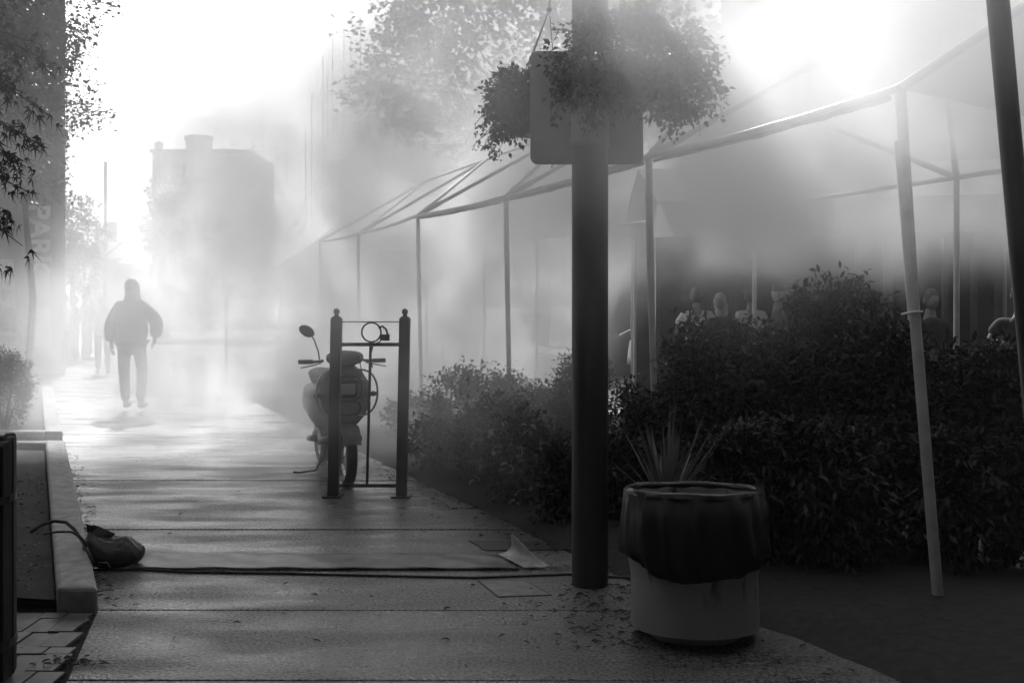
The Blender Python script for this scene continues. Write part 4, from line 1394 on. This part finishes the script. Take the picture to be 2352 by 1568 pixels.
# ------------------------------------------------------------------ slatted bin at the left edge
lb = thing('slatted_bin', 'black slatted wooden litter bin at the bottom left edge', 'bin', (-2.255, 3.9, 0))
q = MB(); q.lathe([(.235, .02), (.235, .90)], 28); q.build('liner', BLACKM, lb)
for k in range(20):
    a = 2 * PI * k / 20
    M = Matrix.Rotation(a, 4, 'Z')
    q = MB(); zt_ = .955 + random.uniform(-.012, .018)
    q.prism([(-.036, .03), (.036, .03), (.036, zt_ - .015), (.02, zt_), (-.02, zt_), (-.036, zt_ - .015)], .245, .28, M); q.build('slat', WOODM, lb, bevel=.005)
for z in (.15, .72):
    q = MB(); q.lathe([(.281, z), (.286, z), (.286, z + .03), (.281, z + .03)], 32); q.build('band', BLACKM, lb)

# ------------------------------------------------------------------ mat, sandbag, hoses, covers
def gp(px, py): # ground point
    Y = EYE * F / (py - HY)
    return Vector((PX(px, Y), Y, 0))


ya, yb_ = 5.60, 5.92
mt_ = MB(); vs = []
n = 100
for i in range(n + 1):
    f_ = i / n
    s_x = -2.15 + 2.19 * f_ + .10 * (0)                      # length along the mat
    for j in range(15):
        g_ = j / 14
        y = ya + (yb_ - ya) * g_
        z = .008 + .0035 * math.sin(i * .35 + j * .5)
        u = 0.0      # only the far end corner lifts
        s_x2 = s_x - .13 * g_ * f_
        xx = s_x2 - .24 * g_ * u ** 1.6 + .05 * math.sin(PI * g_) * u
        z += .165 * g_ ** 1.15 * u ** 1.6 - .02 * math.sin(PI * g_) * u
        vs.append((xx, y, max(.006, z)))
mt_.add(vs, [(i * 15 + j, i * 15 + j + 1, (i + 1) * 15 + j + 1, (i + 1) * 15 + j) for i in range(n) for j in range(14)])
mo = mt_.build('rubber_mat', MATM, None, 'full')
sm = mo.modifiers.new('thick', 'SOLIDIFY'); sm.thickness = .006
hp = [vs[i * 15 + 14] for i in range(28, n + 1)]
q = MB(); q.tube([Vector(p) + Vector((0, .002, .004)) for p in hp] , .0035, 6); q.build('mat_edge_highlight', mat('edge_highlight_pale', .35, .4, .2, 20, .1), mo, True)  # pale line paints the thin highlight along the mat's far edge
# the far right corner stands up in a curl
fl = MB(); vs = []
pL0, pL1 = PT(1143, 1276, 5.92) , PT(1205, 1325, 5.62)
pR0, pR1 = PT(1171, 1224, 5.84), PT(1266, 1325, 5.62)
nS, nT = 16, 14
for i in range(nS + 1):
    for j in range(nT + 1):
        a_s, b_t = i / nS, j / nT
        Lp_ = pL0.lerp(pL1, b_t); Lp_.z = .008
        Rp_ = pR0.lerp(pR1, b_t); Rp_.z = .008 + (pR0.z - .008) * (1 - b_t) ** 1.25
        p = Lp_.lerp(Rp_, a_s)
        k_ = math.sin(PI * a_s) * (1 - b_t)
        p.x += .045 * k_; p.z -= .038 * k_; p.y += .05 * k_
        if a_s > .8: p.x += .012 * (a_s - .8) / .2 * (1 - b_t); p.z += .006 * math.sin((a_s - .8) / .2 * PI)
        p.z = max(.006, p.z)
        vs.append(p)
fl.add(vs, [(i * (nT + 1) + j, (i + 1) * (nT + 1) + j, (i + 1) * (nT + 1) + j + 1, i * (nT + 1) + j + 1) for i in range(nS) for j in range(nT)])
fo_ = fl.build('curled_corner', mat('flap_highlight', .42, .28, .35, 14, .2), mo, 'full')  # paler than the flat mat: the curl's bright sheen put into its colour
sf = fo_.modifiers.new('thick', 'SOLIDIFY'); sf.thickness = .006
tag(mo, 'long narrow vinyl mat across the pavement with its right end curled up', 'mat')

# hump-backed curl: a separate standing flap belongs to the same mat
sbg = thing('sandbag', 'black sagging sandbag lying against the kerb at left', 'sandbag', gp(262, 1300))
q = MB(); nu, nv_ = 28, 20
vs = []
for i in range(nv_ + 1):
    th = PI * (i + .02) / (nv_ + .04)
    for k in range(nu):
        a = 2 * PI * k / nu
        x, y, z = math.sin(th) * math.cos(a), math.sin(th) * math.sin(a), math.cos(th)
        xx = math.copysign(abs(x) ** .7, x) * .165; yy = math.copysign(abs(y) ** .7, y) * .12
        zz = .075 + z * .075
        zz *= 1.0 + .62 * max(0, -x) + .1 * math.sin(6 * x + 2 * y)
        zz += .010 * math.sin(14 * y + 5 * x) * (z > 0)
        vs.append((xx, yy, max(0.004, zz)))
q.add(vs, [(i * nu + k, (i + 1) * nu + k, (i + 1) * nu + (k + 1) % nu, i * nu + (k + 1) % nu) for i in range(nv_) for k in range(nu)])
q.build('bag', mat('sandbag_cloth', .022, .42, .4, 16, .8), sbg, 'full')
q = MB(); q.add([(-.15, .02, .17), (-.11, -.03, .175), (-.02, .0, .16), (-.155, .01, .235), (-.09, .01, .225), (.0, .015, .18)], [(0, 1, 4, 3), (1, 2, 5, 4)])
nk = q.build('tied_neck', MATS['sandbag_cloth'], sbg); so_ = nk.modifiers.new('t', 'SOLIDIFY'); so_.thickness = .012
q = MB(); q.tube([(-.04, -.125, .03), (-.02, -.15, .06), (.02, -.15, .06), (.03, -.125, .02)], .006, 6); q.build('handle', WHCL if False else MATM, sbg, True)

def flat_hose(name, label, pts, r, m):
    q = MB(); q.tube(pts, r, 8); o = q.build(name, m, None, 'full'); return tag(o, label, 'cable')


def hz_(px, py, h=0.0, Y=None):
    if Y is None:
        p = gp(px, py); return Vector((p.x, p.y, h))
    return PT(px, py, Y)


flat_hose('power_cable', 'thick dark cable looping over the kerb to the sandbag', [PT(70, 1222, 5.55), PT(95, 1205, 5.6), PT(125, 1196, 5.62), PT(152, 1199, 5.6), PT(172, 1216, 5.55), PT(188, 1240, 5.5), PT(200, 1262, 5.4), PT(214, 1292, 5.35)], .010, RUBBER)
flat_hose('power_cable', 'thinner cable lying flat across the kerb below the looped one', [PT(100, 1226, 5.35), PT(130, 1221, 5.36), PT(165, 1221, 5.38), PT(190, 1238, 5.40), PT(205, 1270, 5.42)], .006, RUBBER)
flat_hose('power_cable', 'thin black cable stretched across the pavement in front of the mat', [Vector((p.x, p.y - .02, .006)) for p in (gp(215, 1308), gp(330, 1308), gp(420, 1313), gp(640, 1316), gp(900, 1322), gp(1090, 1326), gp(1200, 1322), gp(1310, 1318), gp(1500, 1330), gp(1640, 1350))], .0065, RUBBER)


def cover(label, corners, z=.003):
    P = [gp(*c) for c in corners]
    t = thing('utility_cover', label, 'utility cover', (0, 0, 0), 0, 'utility covers in the pavement')
    q = MB(); c = sum(P, Vector()) / 4
    rim = [(p - c) * 1.06 + c for p in P]
    q.add([(p.x, p.y, z) for p in rim] + [(p.x, p.y, z) for p in P] + [(p.x, p.y, z - .0035) for p in rim], [(k, (k + 1) % 4, 4 + (k + 1) % 4, 4 + k) for k in range(4)] + [(k, (k + 1) % 4, 8 + (k + 1) % 4, 8 + k) for k in range(4)])
    q.build('rim', RUBBER, t)
    q = MB(); q.add([(p.x, p.y, z + .001) for p in [(p - c) * .985 + c for p in P]], [(0, 1, 2, 3)]); q.build('lid', mat('lid_' + label.split()[0], .18 if 'pale' in label else .035, .45, .3, 14, .4), t)
    # base sits at the cover
    return t


cover('pale rectangular cover with a dark edge in front of the mat corner', [(1100, 1334), (1205, 1334), (1262, 1366), (1145, 1370)])
cover('dark rectangular cover behind the curled mat end', [(1082, 1242), (1270, 1244), (1330, 1262), (1120, 1264)])

# ------------------------------------------------------------------ litter
random.seed(21)
Lp, Ld = [], []
def litter(n, fx, size=.02):
    for _ in range(n):
        p = fx()
        Lp.append((p[0], p[1], .006 + random.uniform(0, .006))); Ld.append((random.gauss(0, 1), random.gauss(0, .6), random.gauss(0, .08)))


def along_edge():
    Y = random.uniform(3.9, 10); return (ex(Y) + random.gauss(-.05, .14) + (.0 if Y > 4.7 else -.1), Y)


def anywhere():
    Y = random.uniform(3.6, 9.5); return (random.uniform(kx(Y) + .05, ex(Y)), Y)


def by_kerb():
    Y = random.uniform(4.9, 10); return (kx(Y) + abs(random.gauss(0, .06)) + .02, Y)


def by_pavers():
    return (-1.83 + random.gauss(0, .06), 4.15 + random.gauss(0, .03))


def in_bed():
    Y = random.uniform(4.95, 8.5); return (kx(Y) - .25 - abs(random.gauss(0, .35)), Y)


def by_barrel():
    Y = random.uniform(4.3, 5.3); return (random.gauss(.52, .22), Y)


litter(600, along_edge); litter(70, anywhere); litter(150, by_kerb); litter(60, by_pavers); litter(300, by_barrel)
nb_ = len(Lp)
lo_ = leaves('leaf_litter', T_LANCE, np.array(Lp), np.array(Ld), rng.uniform(.012, .05, len(Lp)), .22, mat('litter', .05, .7, .6, 30, 0), None, .3)
tag(lo_, None, None, None, 'stuff')
Lp, Ld = [], []
litter(260, in_bed)
lo2 = leaves('leaf_litter', T_LEAF, np.array(Lp) + np.array([0, 0, .055]), np.array(Ld), rng.uniform(.02, .05, len(Lp)), .5, mat('litter_pale', .12, .6, .7, 30, 0), None, .5)
tag(lo2, None, None, None, 'stuff')

# ------------------------------------------------------------------ haze and steam
def volume_box(name, lo, hi, m):
    q = MB(); q.box(lo, hi)
    o = q.build(name, m)
    return tag(o, None, None, None, 'stuff')


hm = bpy.data.materials.new('haze_air')
hm.use_nodes = True
t = hm.node_tree
t.nodes.clear()
out = t.nodes.new('ShaderNodeOutputMaterial'); pv = t.nodes.new('ShaderNodeVolumePrincipled')
pv.inputs['Color'].default_value = (.9, .9, .9, 1); pv.inputs['Density'].default_value = .0016; pv.inputs['Anisotropy'].default_value = .4
t.links.new(pv.outputs[0], out.inputs['Volume'])
volume_box('haze', (-160, -6, -1), (160, 150, 34), hm)

stm = bpy.data.materials.new('steam_cloud')
stm.use_nodes = True
t = stm.node_tree
t.nodes.clear()
out = t.nodes.new('ShaderNodeOutputMaterial'); pv = t.nodes.new('ShaderNodeVolumePrincipled')
pv.inputs['Color'].default_value = (.995, .995, .995, 1); pv.inputs['Anisotropy'].default_value = .30
t.links.new(pv.outputs[0], out.inputs['Volume'])
geo = t.nodes.new('ShaderNodeNewGeometry')


def math_(op, a, b=None):
    n_ = t.nodes.new('ShaderNodeMath'); n_.operation = op
    for i, x in enumerate((a, b)):
        if x is None: continue
        if isinstance(x, (int, float)): n_.inputs[i].default_value = x
        else: t.links.new(x, n_.inputs[i])
    return n_.outputs[0]


def blob(c, s, A):
    mp = t.nodes.new('ShaderNodeMapping'); mp.vector_type = 'POINT'
    mp.inputs['Scale'].default_value = tuple(1 / k for k in s)
    mp.inputs['Location'].default_value = tuple(-a / k for a, k in zip(c, s))
    t.links.new(geo.outputs['Position'], mp.inputs[0])
    d = t.nodes.new('ShaderNodeVectorMath'); d.operation = 'DOT_PRODUCT'
    t.links.new(mp.outputs[0], d.inputs[0]); t.links.new(mp.outputs[0], d.inputs[1])
    e = math_('POWER', 2.71828, math_('MULTIPLY', d.outputs['Value'], -1.0))
    return math_('MULTIPLY', e, A)


BLOBS = [((-3.4, 12.0, 1.2), (2.4, 2.8, 2.1), .31),
         ((.9, 4.15, 3.2), (1.9, .75, .95), 1.4),
         ((3.2, 8.6, 2.9), (3.4, 2.8, .95), .52),
         ((.0, 10.1, 1.4), (1.9, 2.2, 1.5), .45),
         ((1.7, 8.0, 2.4), (1.2, 1.6, .8), .50),
         ((-1.3, 7.0, 1.8), (1.6, 1.1, 1.0), .22),
         ((-2.8, 13.5, .4), (2.8, 3.5, .9), .22),
         ((-1.0, 18, 3.4), (3.6, 4, 1.6), .25),
         ((-3.2, 18, 1.0), (4, 4, 1.3), .30),
         ((-9, 31, 6), (7, 5, 5), .065),
         ((1, 27, 8), (7, 3.5, 4), .035),
         ((-1.0, 12.5, 5.0), (2.6, 3, 1.3), .10),
         ((-1, 22, 4), (7, 8, 4), .014)]
acc = None
for bb in BLOBS:
    o_ = blob(*bb)
    acc = o_ if acc is None else math_('ADD', acc, o_)
nz = t.nodes.new('ShaderNodeTexNoise'); nz.inputs['Scale'].default_value = .9; nz.inputs['Detail'].default_value = 3.5; nz.inputs['Roughness'].default_value = .6
nz.inputs['Distortion'].default_value = .4
mpn = t.nodes.new('ShaderNodeMapping'); mpn.inputs['Scale'].default_value = (1, .8, .8); mpn.inputs['Rotation'].default_value = (0, R(30), 0)
t.links.new(geo.outputs['Position'], mpn.inputs[0]); t.links.new(mpn.outputs[0], nz.inputs['Vector'])
mr = t.nodes.new('ShaderNodeMapRange'); mr.inputs[1].default_value = .42; mr.inputs[2].default_value = .61; mr.inputs[3].default_value = .06; mr.inputs[4].default_value = 2.3
t.links.new(nz.outputs[0], mr.inputs[0])
dens = math_('MULTIPLY', acc, mr.outputs[0])
# warm steam lifts off the ground over the hedge side
sxyz = t.nodes.new('ShaderNodeSeparateXYZ'); t.links.new(geo.outputs['Position'], sxyz.inputs[0])
zl = t.nodes.new('ShaderNodeMapRange'); zl.inputs[1].default_value = -.2; zl.inputs[2].default_value = 1.5; zl.inputs[3].default_value = -.7; zl.inputs[4].default_value = 1.6
t.links.new(sxyz.outputs[0], zl.inputs[0])
lift = t.nodes.new('ShaderNodeMapRange'); lift.interpolation_type = 'SMOOTHSTEP'; lift.inputs[1].default_value = 0; lift.inputs[2].default_value = .8
wob_ = math_('MULTIPLY', math_('SUBTRACT', nz.outputs[0], .5), 2.4)
t.links.new(math_('ADD', math_('SUBTRACT', sxyz.outputs[2], zl.outputs[0]), wob_), lift.inputs[0])
dens = math_('MULTIPLY', dens, lift.outputs[0])
dens = math_('MAXIMUM', math_('SUBTRACT', dens, .006), 0.0)
t.links.new(dens, pv.inputs['Density'])
volume_box('steam', (-6, 2.6, .001), (8, 11.0, 7.0), stm)
volume_box('steam', (-16, 11.001, .001), (12, 38, 11.5), stm)
